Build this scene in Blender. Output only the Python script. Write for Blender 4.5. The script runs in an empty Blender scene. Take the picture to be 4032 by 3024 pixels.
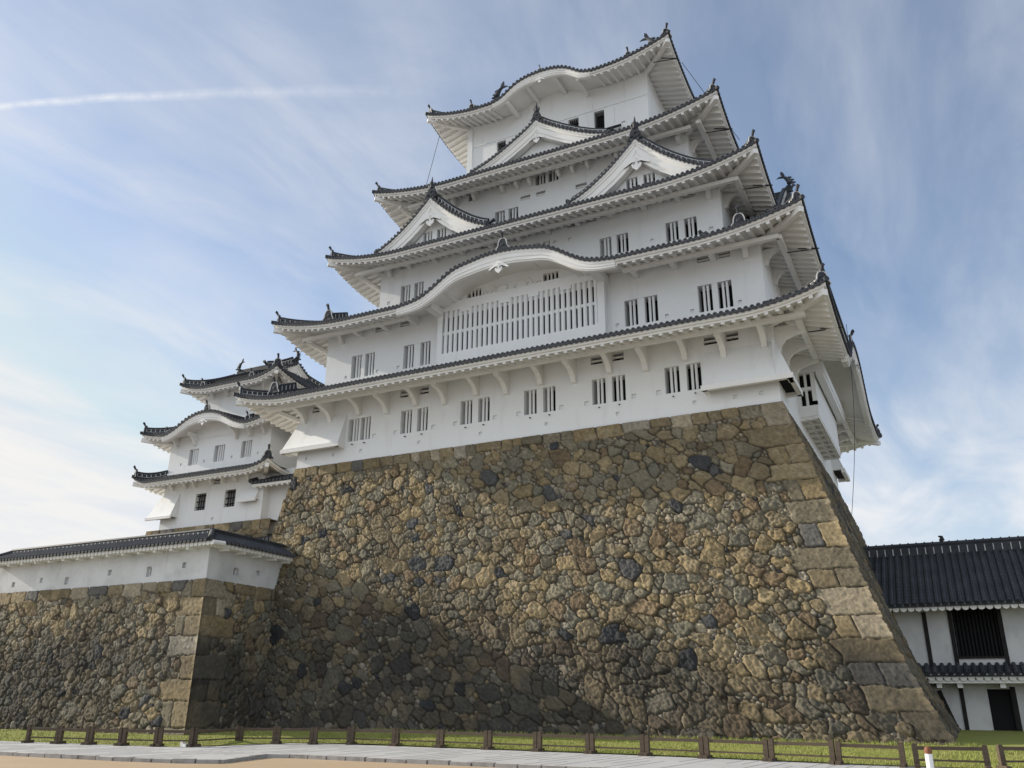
import bpy, math, random
import numpy as np
from mathutils import Vector, Matrix
scene = bpy.context.scene
C = scene.collection
random.seed(7)
RNG = np.random.default_rng(11)

# ------------------------------------------------------------------ camera
YAW, PIT, ROL = -0.47147, 0.35351, 0.00639
CAM = Vector((5.1502, -34.62138, 3.22282))
fw = Vector((math.sin(YAW)*math.cos(PIT), math.cos(YAW)*math.cos(PIT), math.sin(PIT)))
rt = Vector((math.cos(YAW), -math.sin(YAW), 0)); up = rt.cross(fw)
cr, sr = math.cos(ROL), math.sin(ROL)
R_, U_ = cr*rt + sr*up, -sr*rt + cr*up
cam = bpy.data.cameras.new('camera'); camo = bpy.data.objects.new('camera', cam); C.objects.link(camo)
cam.sensor_width = 36; cam.lens = 3342.07/4032*36; cam.clip_start = .1; cam.clip_end = 6000
M3 = Matrix((R_, U_, -fw)).transposed()
camo.matrix_world = Matrix.Translation(CAM) @ M3.to_4x4()
scene.camera = camo

# ------------------------------------------------------------------ light
S_ = Vector((1, .077, -.42)).normalized()          # direction the sunlight travels
SUN_EL = math.asin(-S_.z); SUN_AZ = math.atan2(-S_.x, -S_.y)   # azimuth from +Y toward +X
sun = bpy.data.lights.new('sun', 'SUN'); suno = bpy.data.objects.new('sun', sun); C.objects.link(suno)
sun.energy = 5.0; sun.angle = math.radians(.7); sun.color = (1, .905, .76)
suno.rotation_euler = S_.to_track_quat('-Z', 'Y').to_euler(); suno.location = (-60, -10, 60)

world = bpy.data.worlds.new('World'); scene.world = world; world.use_nodes = True
nt = world.node_tree; nt.nodes.clear()
def N(t, kind, **k):
    n = t.nodes.new(kind)
    for a, b in k.items():
        if a in n.inputs: n.inputs[a].default_value = b
        else: setattr(n, a, b)
    return n
def math_(t, op, a, b=None, c=None, clamp=False):
    n = t.nodes.new('ShaderNodeMath'); n.operation = op; n.use_clamp = clamp
    for i, v in enumerate((a, b, c)):
        if v is None: continue
        if isinstance(v, (int, float)): n.inputs[i].default_value = v
        else: t.links.new(v, n.inputs[i])
    return n.outputs[0]
def ramp(t, src, stops, interp='LINEAR'):
    n = t.nodes.new('ShaderNodeValToRGB'); n.color_ramp.interpolation = interp
    e = n.color_ramp.elements
    while len(e) < len(stops): e.new(.5)
    for i, (p, c) in enumerate(stops):
        e[i].position = p; e[i].color = (*c, 1) if isinstance(c, tuple) else (c, c, c, 1)
    t.links.new(src, n.inputs[0]); return n.outputs[0]
def mixc(t, fac, a, b, mode='MIX'):
    n = t.nodes.new('ShaderNodeMix'); n.data_type = 'RGBA'; n.blend_type = mode
    for s, v in (('Factor', fac), ('A', a), ('B', b)):
        i = [q for q in n.inputs if q.name == s and (q.type == 'RGBA' if s != 'Factor' else q.type == 'VALUE')][0]
        if isinstance(v, (int, float)): i.default_value = v
        elif isinstance(v, tuple): i.default_value = (*v, 1)
        else: t.links.new(v, i)
    return [o for o in n.outputs if o.type == 'RGBA'][0]

sky = N(nt, 'ShaderNodeTexSky', sky_type='NISHITA'); sky.sun_disc = False
sky.sun_elevation = SUN_EL; sky.sun_rotation = SUN_AZ; sky.altitude = 50; sky.air_density = 1.0; sky.dust_density = .6; sky.ozone_density = 2.5
tc = N(nt, 'ShaderNodeTexCoord'); sx = N(nt, 'ShaderNodeSeparateXYZ'); nt.links.new(tc.outputs['Generated'], sx.inputs[0])
dz = math_(nt, 'MAXIMUM', sx.outputs[2], .03)
# cirrus: direction projected onto a high flat layer, stretched along streaks
pz = math_(nt, 'ADD', dz, .12)
cx_ = math_(nt, 'DIVIDE', sx.outputs[0], pz); cy_ = math_(nt, 'DIVIDE', sx.outputs[1], pz)
cmb = N(nt, 'ShaderNodeCombineXYZ'); nt.links.new(cx_, cmb.inputs[0]); nt.links.new(cy_, cmb.inputs[1])
def cloud(rot, scale, nscale, detail, rough, dist, loc=(0, 0, 0)):
    mp = N(nt, 'ShaderNodeMapping'); nt.links.new(cmb.outputs[0], mp.inputs[0])
    mp.inputs['Rotation'].default_value = (0, 0, rot); mp.inputs['Scale'].default_value = scale; mp.inputs['Location'].default_value = loc
    nz = N(nt, 'ShaderNodeTexNoise', Scale=nscale, Detail=detail, Roughness=rough, Distortion=dist); nt.links.new(mp.outputs[0], nz.inputs[0])
    return nz.outputs[0]
CLOUD_A = cloud(math.radians(-30), (1.3, .50, 1), 1.0, 8, .56, .55, (2.9, 4.6, 0))
CLOUD_B = cloud(math.radians(35), (.9, .8, 1), .62, 5, .55, .5, (7.2, 1.9, 3))
CLOUD_C = cloud(math.radians(-20), (2.4, .9, 1), 1.5, 8, .56, .6, (1.1, 9.4, 6))
ca = ramp(nt, CLOUD_A, [(.43, 0.), (.60, 1.)]); cb = ramp(nt, CLOUD_B, [(.36, 0.), (.62, 1.)]); cc = ramp(nt, CLOUD_C, [(.34, .22), (.64, 1.)])
cl0 = math_(nt, 'MULTIPLY', math_(nt, 'ADD', math_(nt, 'MULTIPLY', ca, .66), math_(nt, 'MULTIPLY', cb, .62)), cc, clamp=True)
cl = math_(nt, 'MULTIPLY', cl0, ramp(nt, dz, [(.35, 1.), (.85, .75)]))
# air: whiter low down and toward the sun's side
hz = math_(nt, 'POWER', math_(nt, 'SUBTRACT', 1., math_(nt, 'MINIMUM', dz, 1.)), 7.)
sd = N(nt, 'ShaderNodeVectorMath', operation='DOT_PRODUCT'); nt.links.new(tc.outputs['Generated'], sd.inputs[0]); sd.inputs[1].default_value = tuple(-S_)
sg = math_(nt, 'POWER', math_(nt, 'MULTIPLY', math_(nt, 'ADD', sd.outputs['Value'], 1.), .5, clamp=True), 3.)
veil = math_(nt, 'ADD', math_(nt, 'MULTIPLY', hz, .60), math_(nt, 'MULTIPLY', sg, math_(nt, 'ADD', .08, math_(nt, 'MULTIPLY', hz, .9))))
fac = math_(nt, 'ADD', math_(nt, 'MULTIPLY', cl, .85), math_(nt, 'ADD', veil, .09), clamp=True)
# condensation trail: a thin band along a great circle, fading and fraying toward the east end
def ray(px, py):
    d = R_*((px-2016)/3342.07) + U_*((1512-py)/3342.07) + fw
    return d.normalized()
A_, B_ = ray(0, 418), ray(1700, 368)
nn = A_.cross(B_).normalized(); tt = (B_-A_*(A_.dot(B_))).normalized()
LEN = math.acos(A_.dot(B_))
def dot_(v):
    n = N(nt, 'ShaderNodeVectorMath', operation='DOT_PRODUCT'); nt.links.new(tc.outputs['Generated'], n.inputs[0]); n.inputs[1].default_value = tuple(v); return n.outputs['Value']
al = math_(nt, 'DIVIDE', math_(nt, 'ARCTAN2', dot_(tt), dot_(A_)), LEN)
nz = N(nt, 'ShaderNodeTexNoise', Scale=60., Detail=5., Roughness=.6); nt.links.new(tc.outputs['Generated'], nz.inputs[0])
nz2 = N(nt, 'ShaderNodeTexNoise', Scale=14., Detail=2., Roughness=.5); nt.links.new(tc.outputs['Generated'], nz2.inputs[0])
bow = math_(nt, 'MULTIPLY', math_(nt, 'MULTIPLY', al, math_(nt, 'SUBTRACT', 1., al)), -.026)
off = math_(nt, 'ADD', math_(nt, 'ADD', dot_(nn), math_(nt, 'MULTIPLY', bow, -1.)), math_(nt, 'MULTIPLY', math_(nt, 'SUBTRACT', nz2.outputs[0], .5), .006))
wid = math_(nt, 'ADD', .0042, math_(nt, 'MULTIPLY', math_(nt, 'MAXIMUM', al, 0.), .0055))
band = math_(nt, 'SUBTRACT', 1., math_(nt, 'DIVIDE', math_(nt, 'ABSOLUTE', off), wid), clamp=True)
band = math_(nt, 'MULTIPLY', band, ramp(nt, nz.outputs[0], [(.30, .25), (.66, 1.)]))
band = math_(nt, 'MULTIPLY', band, ramp(nt, al, [(0., .85), (.3, .6), (.5, .30), (.85, .16), (1., 0.)]))
back = math_(nt, 'GREATER_THAN', dot_(A_), 0.)
band = math_(nt, 'MULTIPLY', band, back)
SKY_STR = .12
cloudcol = N(nt, 'ShaderNodeRGB'); cloudcol.outputs[0].default_value = (4.9, 5.05, 5.3, 1)
skm = N(nt, 'ShaderNodeVectorMath', operation='MINIMUM'); nt.links.new(sky.outputs[0], skm.inputs[0]); skm.inputs[1].default_value = (3.7, 4.2, 5.0)
warm = mixc(nt, ramp(nt, sg, [(.25, 0.), (.75, 1.)]), cloudcol.outputs[0], (5.35, 5.3, 5.2))
skyc = mixc(nt, fac, skm.outputs[0], warm)
# bright cloud deck added over the unseen southern sky, to lighten the shaded walls
south = ramp(nt, math_(nt, 'MULTIPLY_ADD', sx.outputs[1], -.5, .5), [(.50, 0.), (.78, 1.)])
south = math_(nt, 'MULTIPLY', south, ramp(nt, CLOUD_B, [(.25, .35), (.55, 1.)]))
skyc = mixc(nt, south, skyc, (5.4, 5.8, 6.3))
skyc = mixc(nt, band, skyc, (5.6, 5.7, 5.8))
bg = N(nt, 'ShaderNodeBackground', Strength=SKY_STR); nt.links.new(skyc, bg.inputs[0])
wo = N(nt, 'ShaderNodeOutputWorld'); nt.links.new(bg.outputs[0], wo.inputs[0])
vs = scene.view_settings; scene.display_settings.display_device = 'sRGB'
vs.view_transform = 'Standard'; vs.look = 'None'; vs.exposure = 0.50; vs.gamma = 1; vs.use_curve_mapping = False

# ------------------------------------------------------------------ materials
def mat(name, col, rough=.8, noise=None, bump=None, spec=.2, attr=None, scale_xyz=None):
    m = bpy.data.materials.new(name); m.use_nodes = True; t = m.node_tree
    b = t.nodes['Principled BSDF']; b.inputs['Roughness'].default_value = rough; b.inputs['Specular IOR Level'].default_value = spec
    tcn = N(t, 'ShaderNodeTexCoord'); co = tcn.outputs['Object']
    base = None
    if attr:
        a = N(t, 'ShaderNodeAttribute', attribute_name=attr); base = a.outputs[0]
    if noise:
        for (sc, col2, lo, hi, amt, stretch) in noise:
            mp = N(t, 'ShaderNodeMapping'); t.links.new(co, mp.inputs[0]); mp.inputs['Scale'].default_value = stretch
            nz_ = N(t, 'ShaderNodeTexNoise', Scale=sc, Detail=6., Roughness=.6); t.links.new(mp.outputs[0], nz_.inputs[0])
            f = math_(t, 'MULTIPLY', ramp(t, nz_.outputs[0], [(lo, 0.), (hi, 1.)]), amt)
            base = mixc(t, f, base if base is not None else col, col2)
    if base is not None: t.links.new(base, b.inputs['Base Color'])
    else: b.inputs['Base Color'].default_value = (*col, 1)
    if bump:
        prev = None
        for (sc, st, dist) in bump:
            nz_ = N(t, 'ShaderNodeTexNoise', Scale=sc, Detail=5., Roughness=.6); t.links.new(co, nz_.inputs[0])
            bp = N(t, 'ShaderNodeBump', Strength=st, Distance=dist); t.links.new(nz_.outputs[0], bp.inputs['Height'])
            if prev is not None: t.links.new(prev, bp.inputs['Normal'])
            prev = bp.outputs[0]
        t.links.new(prev, b.inputs['Normal'])
    return m
ONE = (1, 1, 1)
PLASTER = mat('plaster', (.79, .805, .81), .85, [(.35, (.74, .74, .735), .4, .75, .6, ONE), (1.6, (.54, .535, .515), .56, .84, .50, (1, 1, .13)), (9., (.75, .75, .745), .45, .8, .4, ONE)], [(3., .12, .05), (26., .12, .01)], spec=.2)
OLDPL = mat('old_plaster', (.64, .645, .65), .9, [(.8, (.52, .525, .53), .42, .66, .8, ONE), (2.5, (.40, .40, .395), .56, .8, .6, (1, 1, .3)), (.45, (.36, .365, .37), .56, .74, .6, ONE)], [(6., .2, .02)], spec=.15)
TRIM = mat('plaster_trim', (.79, .785, .77), .85, [(.8, (.70, .685, .65), .42, .72, .55, ONE), (5., (.60, .57, .51), .62, .85, .4, ONE)], [(14., .15, .01)], spec=.2)
TILE = mat('roof_tile', (.036, .040, .048), .62, [(1.3, (.070, .075, .085), .4, .7, .8, ONE), (14., (.022, .024, .029), .45, .7, .6, ONE)], [(30., .2, .01)], spec=.22)
TILEEND = mat('tile_end', (.09, .095, .105), .7, [(3., (.06, .063, .07), .4, .65, .8, ONE)], None)
MORTAR = mat('tile_mortar', (.55, .55, .54), .85, [(4., (.30, .30, .30), .45, .75, .7, ONE)], None)
DARK = mat('dark_interior', (.012, .012, .013), .9)
SHUTTER = mat('shutter', (.34, .335, .33), .85)
WOOD = mat('fence_wood', (.105, .080, .058), .8, [(2.5, (.065, .048, .036), .4, .7, .8, (1, 1, 6)), (20., (.16, .13, .10), .55, .8, .5, ONE)], [(40., .3, .01)])
BEAM = mat('dark_beam', (.020, .019, .019), .8, [(3., (.035, .033, .032), .4, .7, .8, ONE)])
LATT = mat('dark_lattice', (.014, .014, .016), .8)
IRON = mat('iron', (.02, .02, .022), .6)
STONE = mat('rampart_stone', (.3, .25, .18), .92, [(7., (.07, .062, .052), .55, .80, .35, ONE), (.25, (.10, .092, .08), .50, .72, .25, ONE)], [(10., .5, .035), (34., .6, .02)], spec=.15, attr='col')
SAND = mat('sand', (.36, .275, .185), .95, [(.5, (.40, .31, .22), .4, .7, .7, ONE), (30., (.36, .26, .17), .5, .75, .5, ONE)], [(60., .3, .01)], spec=.1)
GRASSG = mat('lawn', (.21, .23, .060), .95, [(1.2, (.27, .26, .095), .42, .66, .8, ONE), (18., (.14, .165, .04), .45, .7, .7, ONE)], [(45., .6, .03)], spec=.1)
BLADE = mat('grass_blade', (.22, .26, .065), .8, [(.7, (.32, .31, .12), .4, .65, .9, ONE)], spec=.15)
PAVE = mat('paver', (.40, .40, .405), .85, [(.9, (.34, .345, .35), .4, .7, .8, ONE), (25., (.30, .30, .30), .5, .8, .5, ONE)], [(40., .2, .01)], spec=.2)
KERB = mat('kerb_stone', (.36, .35, .34), .9, [(3., (.20, .19, .18), .45, .7, .8, ONE)], [(20., .4, .02)])
GROUND = mat('ground', (.36, .355, .34), .95, [(.05, (.30, .295, .27), .4, .6, .8, ONE), (25., (.24, .235, .22), .45, .75, .6, ONE)], [(50., .4, .01)])
WHITE = mat('white_paint', (.8, .8, .79), .5)
RUST = mat('brown_cap', (.20, .085, .045), .6)

# ------------------------------------------------------------------ mesh helpers
class MB:
    def __init__(s, T=None): s.v = []; s.f = []; s.m = []; s.T = T; s.mats = []; s.cur = 0
    def use(s, m):
        if m not in s.mats: s.mats.append(m)
        s.cur = s.mats.index(m); return s
    def P(s, p):
        if s.T is not None: p = s.T @ Vector(p)
        s.v.append((p[0], p[1], p[2])); return len(s.v)-1
    def F(s, *i): s.f.append(i); s.m.append(s.cur)
    def quad(s, a, b, c, d): s.F(s.P(a), s.P(b), s.P(c), s.P(d))
    def poly(s, ps): s.F(*[s.P(p) for p in ps])
    def hexa(s, c):      # 8 corners: bottom 4 ccw, top 4
        i = [s.P(p) for p in c]
        for q in ((3, 2, 1, 0), (4, 5, 6, 7), (0, 1, 5, 4), (1, 2, 6, 5), (2, 3, 7, 6), (3, 0, 4, 7)): s.F(*[i[k] for k in q])
    def box(s, x0, x1, y0, y1, z0, z1):
        s.hexa([(x0, y0, z0), (x1, y0, z0), (x1, y1, z0), (x0, y1, z0), (x0, y0, z1), (x1, y0, z1), (x1, y1, z1), (x0, y1, z1)])
    def beam(s, a, b, w, h, upv=(0, 0, 1), ext=0):
        a = Vector(a); b = Vector(b); d = (b-a).normalized(); r = d.cross(Vector(upv)).normalized(); u = r.cross(d)
        b = b+d*ext
        c = []
        for q in (a, b):
            for (i, j) in ((-1, -1), (1, -1), (1, 1), (-1, 1)): c.append(q+r*(w/2*i)+u*(h/2*j))
        i = [s.P(p) for p in c]
        for q in ((3, 2, 1, 0), (4, 5, 6, 7), (0, 1, 5, 4), (1, 2, 6, 5), (2, 3, 7, 6), (3, 0, 4, 7)): s.F(*[i[k] for k in q])
    def prism(s, pts, off):   # polygon (3-D points) extruded by off
        o = Vector(off); n = len(pts)
        a = [s.P(p) for p in pts]; b = [s.P(Vector(p)+o) for p in pts]
        s.F(*a[::-1]); s.F(*b)
        for k in range(n): s.F(a[k], a[(k+1) % n], b[(k+1) % n], b[k])
    def tube(s, path, rad, n=6, cap=True):
        path = [Vector(p) for p in path]; rings = []
        for k, p in enumerate(path):
            d = (path[min(k+1, len(path)-1)]-path[max(k-1, 0)]).normalized()
            x = d.cross(Vector((0, 0, 1)));  x = x.normalized() if x.length > 1e-3 else Vector((1, 0, 0)); y = x.cross(d)
            r = rad[k] if isinstance(rad, (list, tuple)) else rad
            rings.append([s.P(p+x*(r*math.cos(2*math.pi*j/n))+y*(r*math.sin(2*math.pi*j/n))) for j in range(n)])
        for a, b in zip(rings, rings[1:]):
            for j in range(n): s.F(a[j], a[(j+1) % n], b[(j+1) % n], b[j])
        if cap: s.F(*rings[0][::-1]); s.F(*rings[-1])
    def grid(s, rows):
        idx = [[s.P(p) for p in r] for r in rows]
        for a, b in zip(idx, idx[1:]):
            for j in range(len(a)-1): s.F(a[j], a[j+1], b[j+1], b[j])
    def build(s, name, m=None, parent=None, smooth=False, label=None):
        me = bpy.data.meshes.new(name); me.from_pydata(s.v, [], s.f)
        for q in (s.mats if s.mats else [m]): me.materials.append(q)
        if s.mats: me.polygons.foreach_set('material_index', s.m)
        if smooth: me.polygons.foreach_set('use_smooth', [True]*len(s.f))
        me.update()
        o = bpy.data.objects.new(name, me); C.objects.link(o)
        if parent:
            o.parent = parent; o.matrix_parent_inverse = Matrix.Translation(-parent.location)
        if label: o['label'] = label
        return o
def empty(name, loc, label, cat, group=None):
    o = bpy.data.objects.new(name, None); C.objects.link(o); o.location = loc; o.empty_display_size = .5
    return tag(o, label, cat, group)
def tag(o, label, cat, group=None):
    o['label'] = label; o['category'] = cat
    if group: o['group'] = group
    return o
def structure(o): o['kind'] = 'structure'; return o
def lerp(a, b, t): return a+(b-a)*t
def interp(x, pts):
    if x <= pts[0][0]: return pts[0][1]
    for (a, b), (c, d) in zip(pts, pts[1:]):
        if x <= c: return b+(d-b)*(x-a)/(c-a)
    return pts[-1][1]
def smooth_interp(pts, n=200):
    xs = [p[0] for p in pts]; ys = np.array([p[1] for p in pts], float)
    g = np.linspace(xs[0], xs[-1], n); y = np.interp(g, xs, ys)
    k = np.hanning(max(5, n//14)); k /= k.sum(); pad = len(k)//2
    y2 = np.convolve(np.r_[[y[0]]*pad, y, [y[-1]]*pad], k, 'valid')[:n]
    return lambda x: float(np.interp(abs(x), g, y2))

# ------------------------------------------------------------------ wall with recesses (south-facing sheet) and other sides
def walls(name, parent, x0, x1, y0, y1, z0, z1, holes=(), m=PLASTER):
    b = MB()
    xs = sorted({x0, x1, *[h[0] for h in holes], *[h[1] for h in holes]}); zs = sorted({z0, z1, *[h[2] for h in holes], *[h[3] for h in holes]})
    # greedy merge per row of x cells
    for a, c in zip(zs, zs[1:]):
        run = None
        for p, q in zip(xs, xs[1:]):
            mx, mz = (p+q)/2, (a+c)/2
            hole = any(h[0] < mx < h[1] and h[2] < mz < h[3] for h in holes)
            if hole:
                if run: b.quad((run[0], y0, a), (run[1], y0, a), (run[1], y0, c), (run[0], y0, c)); run = None
            else: run = (run[0], q) if run else (p, q)
        if run: b.quad((run[0], y0, a), (run[1], y0, a), (run[1], y0, c), (run[0], y0, c))
    b.quad((x1, y0, z0), (x1, y1, z0), (x1, y1, z1), (x1, y0, z1))
    b.quad((x1, y1, z0), (x0, y1, z0), (x0, y1, z1), (x1, y1, z1))
    b.quad((x0, y1, z0), (x0, y0, z0), (x0, y0, z1), (x0, y1, z1))
    return b.build(name, m, parent)

def reveal(b, x0, x1, z0, z1, y, d):
    b.quad((x0, y, z0), (x0, y+d, z0), (x0, y+d, z1), (x0, y, z1)); b.quad((x1, y+d, z0), (x1, y, z0), (x1, y, z1), (x1, y+d, z1))
    b.quad((x0, y, z0), (x1, y, z0), (x1, y+d, z0), (x0, y+d, z0)); b.quad((x0, y+d, z1), (x1, y+d, z1), (x1, y, z1), (x0, y, z1))
def bar(b, x, y, z0, z1, r=.07):
    a = []
    for z in (z0, z1): a.append([b.P((x+r*math.cos(math.pi/8+k*math.pi/4), y+r*math.sin(math.pi/8+k*math.pi/4), z)) for k in range(8)])
    for k in range(8): b.F(a[0][k], a[0][(k+1) % 8], a[1][(k+1) % 8], a[1][k])
def window_pair(parent, x0, x1, z0, z1, y, shut=(0, 0), single=None, nb=2, wop=.63):
    b = MB().use(PLASTER); D = .62
    reveal(b, x0, x1, z0, z1, y, D)
    if single: ops = [(x0+.02, x1-.02)]
    else:
        ops = [(x0+.03, x0+.03+wop), (x1-.03-wop, x1-.03)]
        b.box(ops[0][1], ops[1][0], y+.025, y+.34, z0, z1)
    b.use(DARK); b.quad((x0, y+D, z0), (x1, y+D, z0), (x1, y+D, z1), (x0, y+D, z1))
    for (p, q), s in zip(ops, shut):
        if s: b.use(SHUTTER); b.box(p-.1, p+(q-p)*s+.05, y+.32, y+.36, z0, z1)
    w = b.build('window', None, parent)
    for p, q in ops:
        c = MB()
        for k in range(nb):
            bar(c, p+(q-p)*(k+1)/(nb+1)+ (.02 if nb == 2 and k == 0 else 0), y+.16, z0, z1, .062)
        c.build('bars', PLASTER, w)
    return (x0, x1, z0, z1)
def vent(parent, x0, x1, z0, z1, y, slats=1):
    b = MB().use(PLASTER); reveal(b, x0, x1, z0, z1, y, .4)
    b.use(DARK); b.quad((x0, y+.4, z0), (x1, y+.4, z0), (x1, y+.4, z1), (x0, y+.4, z1))
    w = b.build('vent', None, parent); c = MB()
    for k in range(slats):
        zc = lerp(z0, z1, (k+1)/(slats+1)); c.box(x0, x1, y+.1, y+.2, zc-.045, zc+.045)
    c.build('slat', TRIM, w)
    return (x0, x1, z0, z1)
def loophole(parent, x, z, y, w=.2, h=.2, dark=False):
    b = MB().use(PLASTER); x0, x1, z0, z1 = x-w/2, x+w/2, z-h/2, z+h/2; d = .09 if not dark else .3
    reveal(b, x0, x1, z0, z1, y, d)
    if dark: b.use(DARK)
    b.quad((x0, y+d, z0), (x1, y+d, z0), (x1, y+d, z1), (x0, y+d, z1))
    b.build('loophole', None, parent)
    return (x0, x1, z0, z1)

# ------------------------------------------------------------------ roofs
class Side:
    def __init__(s, a, n, L, D, Dl, Dr): s.a = Vector(a); s.n = Vector(n); s.t = Vector((-n[1], n[0])) * -1; s.L, s.D, s.Dl, s.Dr = L, D, Dl, Dr
    def xy(s, t, m): return s.a + s.t*t + s.n*m
class Roof:
    """hipped skirt roof: outer eave rectangle O, inner rectangle I (where the next storey stands), wall rectangle W below"""
    def __init__(s, O, I, W, zmid, amp, rise, bumps=None, scurve=.2):
        s.O, s.I, s.W, s.zmid, s.amp, s.rise, s.scurve = O, I, W, zmid, amp, rise, scurve
        x0, x1, y0, y1 = O; i0, i1, j0, j1 = I
        dS, dE, dN, dW = j0-y0, x1-i1, y1-j1, i0-x0
        s.sides = {'S': Side((x0, y0), (0, 1), x1-x0, dS, dW, dE), 'E': Side((x1, y0), (-1, 0), y1-y0, dE, dS, dN),
                   'N': Side((x1, y1), (0, -1), x1-x0, dN, dE, dW), 'W': Side((x0, y1), (1, 0), y1-y0, dW, dN, dS)}
        s.ov = {'S': W[2]-y0, 'E': x1-W[1], 'N': y1-W[3], 'W': W[0]-x0}
        s.bumps = bumps or {}
    def u(s, sd, t): return max(0., min(t/sd.Dl, (sd.L-t)/sd.Dr))
    def bump(s, k, t):
        if k in s.bumps: c, f = s.bumps[k]; return f(t-c)
        return 0.
    def ze(s, k, t):     # height of the eave line (under the tiles)
        sd = s.sides[k]; u = s.u(sd, t)
        return s.zmid + s.amp*max(0, 1-u/1.25)**2.0 + s.bump(k, t)
    def ztop(s, k, t, m):
        sd = s.sides[k]; v = m/sd.D; u = s.u(sd, t)
        main = s.zmid + s.rise*((1-s.scurve)*v + s.scurve*v*v) + s.amp*max(0, 1-u/1.25)**2.0*max(0, 1-v)
        bz = s.bump(k, t)
        if bz > .02: main = max(main, s.zmid+bz + .10*m)
        return main
    def zsoff(s, k, t, m, slope=.30):
        b = min(1., s.bump(k, t)/.8)
        return s.ze(k, t)-.27 + slope*m*(1-b)
    def build(s, parent, sp=.25, raf=.435, purlin=1.42, detail=True, sides='SENW', hipridge=True, knob=True):
        roof = MB().use(TILE)
        eav = MB().use(TRIM)
        for k in 'SENW':
            sd = s.sides[k]; fine = k in sides
            nt_ = 90 if k == 'S' else 50
            rows = []
            for v in np.linspace(0, 1, 7):
                m = v*sd.D; rows.append([(*sd.xy(lerp(v*sd.Dl, sd.L-v*sd.Dr, q), m), s.ztop(k, lerp(v*sd.Dl, sd.L-v*sd.Dr, q), m)+.03) for q in np.linspace(0, 1, nt_)])
            roof.grid(rows)
            # --- round tile columns
            if fine:
                n = int(sd.L/sp)
                for i in range(n):
                    t = (i+.5)*sd.L/n; mm = sd.D*min(1, t/sd.Dl, (sd.L-t)/sd.Dr)
                    if mm < .12: mm = .12
                    r = .082; rows = []
                    segs = 5 if mm > 1 else 2
                    for j in range(segs+1):
                        m = -.03+(mm+.03)*j/segs; z = s.ztop(k, t, max(m, 0))+.055
                        rows.append([(*sd.xy(t-r*math.cos(a), m), z+r*math.sin(a)) for a in np.linspace(-.3, math.pi+.3, 7)])
                    roof.grid(rows)
                    # round end cap: ring and sunk disc
                    z = s.ztop(k, t, 0)+.055; R2 = .099; o = []; p = []; q = []
                    for a in np.linspace(0, 2*math.pi, 11)[:-1]:
                        o.append(roof.P((*sd.xy(t-R2*math.cos(a), -.05), z+R2*math.sin(a))))
                        p.append(roof.P((*sd.xy(t-.062*math.cos(a), -.05), z+.062*math.sin(a))))
                        q.append(roof.P((*sd.xy(t-.06*math.cos(a), -.03), z+.06*math.sin(a))))
                    w_ = [roof.P((*sd.xy(t-R2*math.cos(a), .12), z+R2*math.sin(a))) for a in np.linspace(0, 2*math.pi, 11)[:-1]]
                    roof.use(TILEEND)
                    for a in range(10):
                        roof.F(o[a], o[(a+1) % 10], p[(a+1) % 10], p[a])
                    roof.use(TILE)
                    for a in range(10):
                        roof.F(p[a], p[(a+1) % 10], q[(a+1) % 10], q[a]); roof.F(w_[a], w_[(a+1) % 10], o[(a+1) % 10], o[a])
                    roof.F(*q)
                    # hanging pan-tile tongue between two round ends
                    t2 = t+sd.L/n/2
                    if t2 < sd.L-.1:
                        up_, lo_ = [], []
                        for a in np.linspace(-1, 1, 6):
                            tq = t2+a*.115; zz = s.ztop(k, tq, 0)
                            up_.append((*sd.xy(tq, -.045), zz+.05)); lo_.append((*sd.xy(tq, -.045), zz-.02-.085*(1-a*a)))
                        roof.grid([lo_, up_])
                        roof.grid([[(*sd.xy(t2+a*.115, .10), s.ztop(k, t2+a*.115, 0)-.01-.05*(1-a*a)) for a in np.linspace(-1, 1, 6)], lo_])
            # --- white eave: stepped fascia and soffit
            def line(m, dzv, soff=False):
                out = []
                for q in np.linspace(0, 1, nt_*(2 if k in s.bumps else 1)):
                    t = lerp(m*sd.Dl/sd.D, sd.L-m*sd.Dr/sd.D, q)
                    t0 = lerp(0, sd.L, q)
                    z = (s.zsoff(k, t, m) if soff else s.ze(k, t0)+dzv); out.append((*sd.xy(t, m), z))
                return out
            ov = s.ov[k]
            eav.grid([line(.03, .0), line(.03, -.03), line(.05, -.15), line(.06, -.17), line(.15, -.19), line(.15, -.27), line(.16, 0, True), line(ov*.5, 0, True), line(ov+.25, 0, True)])
            # --- rafters
            if fine:
                n = int(sd.L/raf)
                for i in range(n):
                    t = (i+.5)*sd.L/n; mm = min(ov+.05, sd.D*min(t/sd.Dl, (sd.L-t)/sd.Dr)-.10)
                    if mm < .3: continue
                    b_ = s.bump(k, t)
                    if b_ > .05 and detail: continue
                    w = .075; c = []
                    for dzq in (-.135, .02):
                        for (tq, m) in ((t-w, .17), (t+w, .17), (t+w, mm), (t-w, mm)):
                            c.append((*sd.xy(tq, m), s.zsoff(k, t, m)+dzq))
                    eav.hexa(c)
                if purlin:
                    for (ta, tb) in ([(s.Dp(k, purlin)[0], s.Dp(k, purlin)[1])]):
                        n = 24; c = []
                        zz = lambda t: s.zmid-.27+.30*purlin-.135
                        segs = [(ta, tb)]
                        if k in s.bumps:
                            c0, f = s.bumps[k]; hw = 0
                            while f(hw) > .02 and hw < 8: hw += .1
                            segs = [(ta, c0-hw), (c0+hw, tb)]
                        for a, b in segs:
                            P0 = [(*sd.xy(a, purlin-.12), zz(a)-.14), (*sd.xy(b, purlin-.12), zz(b)-.14), (*sd.xy(b, purlin+.12), zz(b)-.14), (*sd.xy(a, purlin+.12), zz(a)-.14)]
                            eav.hexa(P0+[(p[0], p[1], p[2]+.2) for p in P0])
        ro = roof.build('tiled_roof', None, parent)
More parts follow.
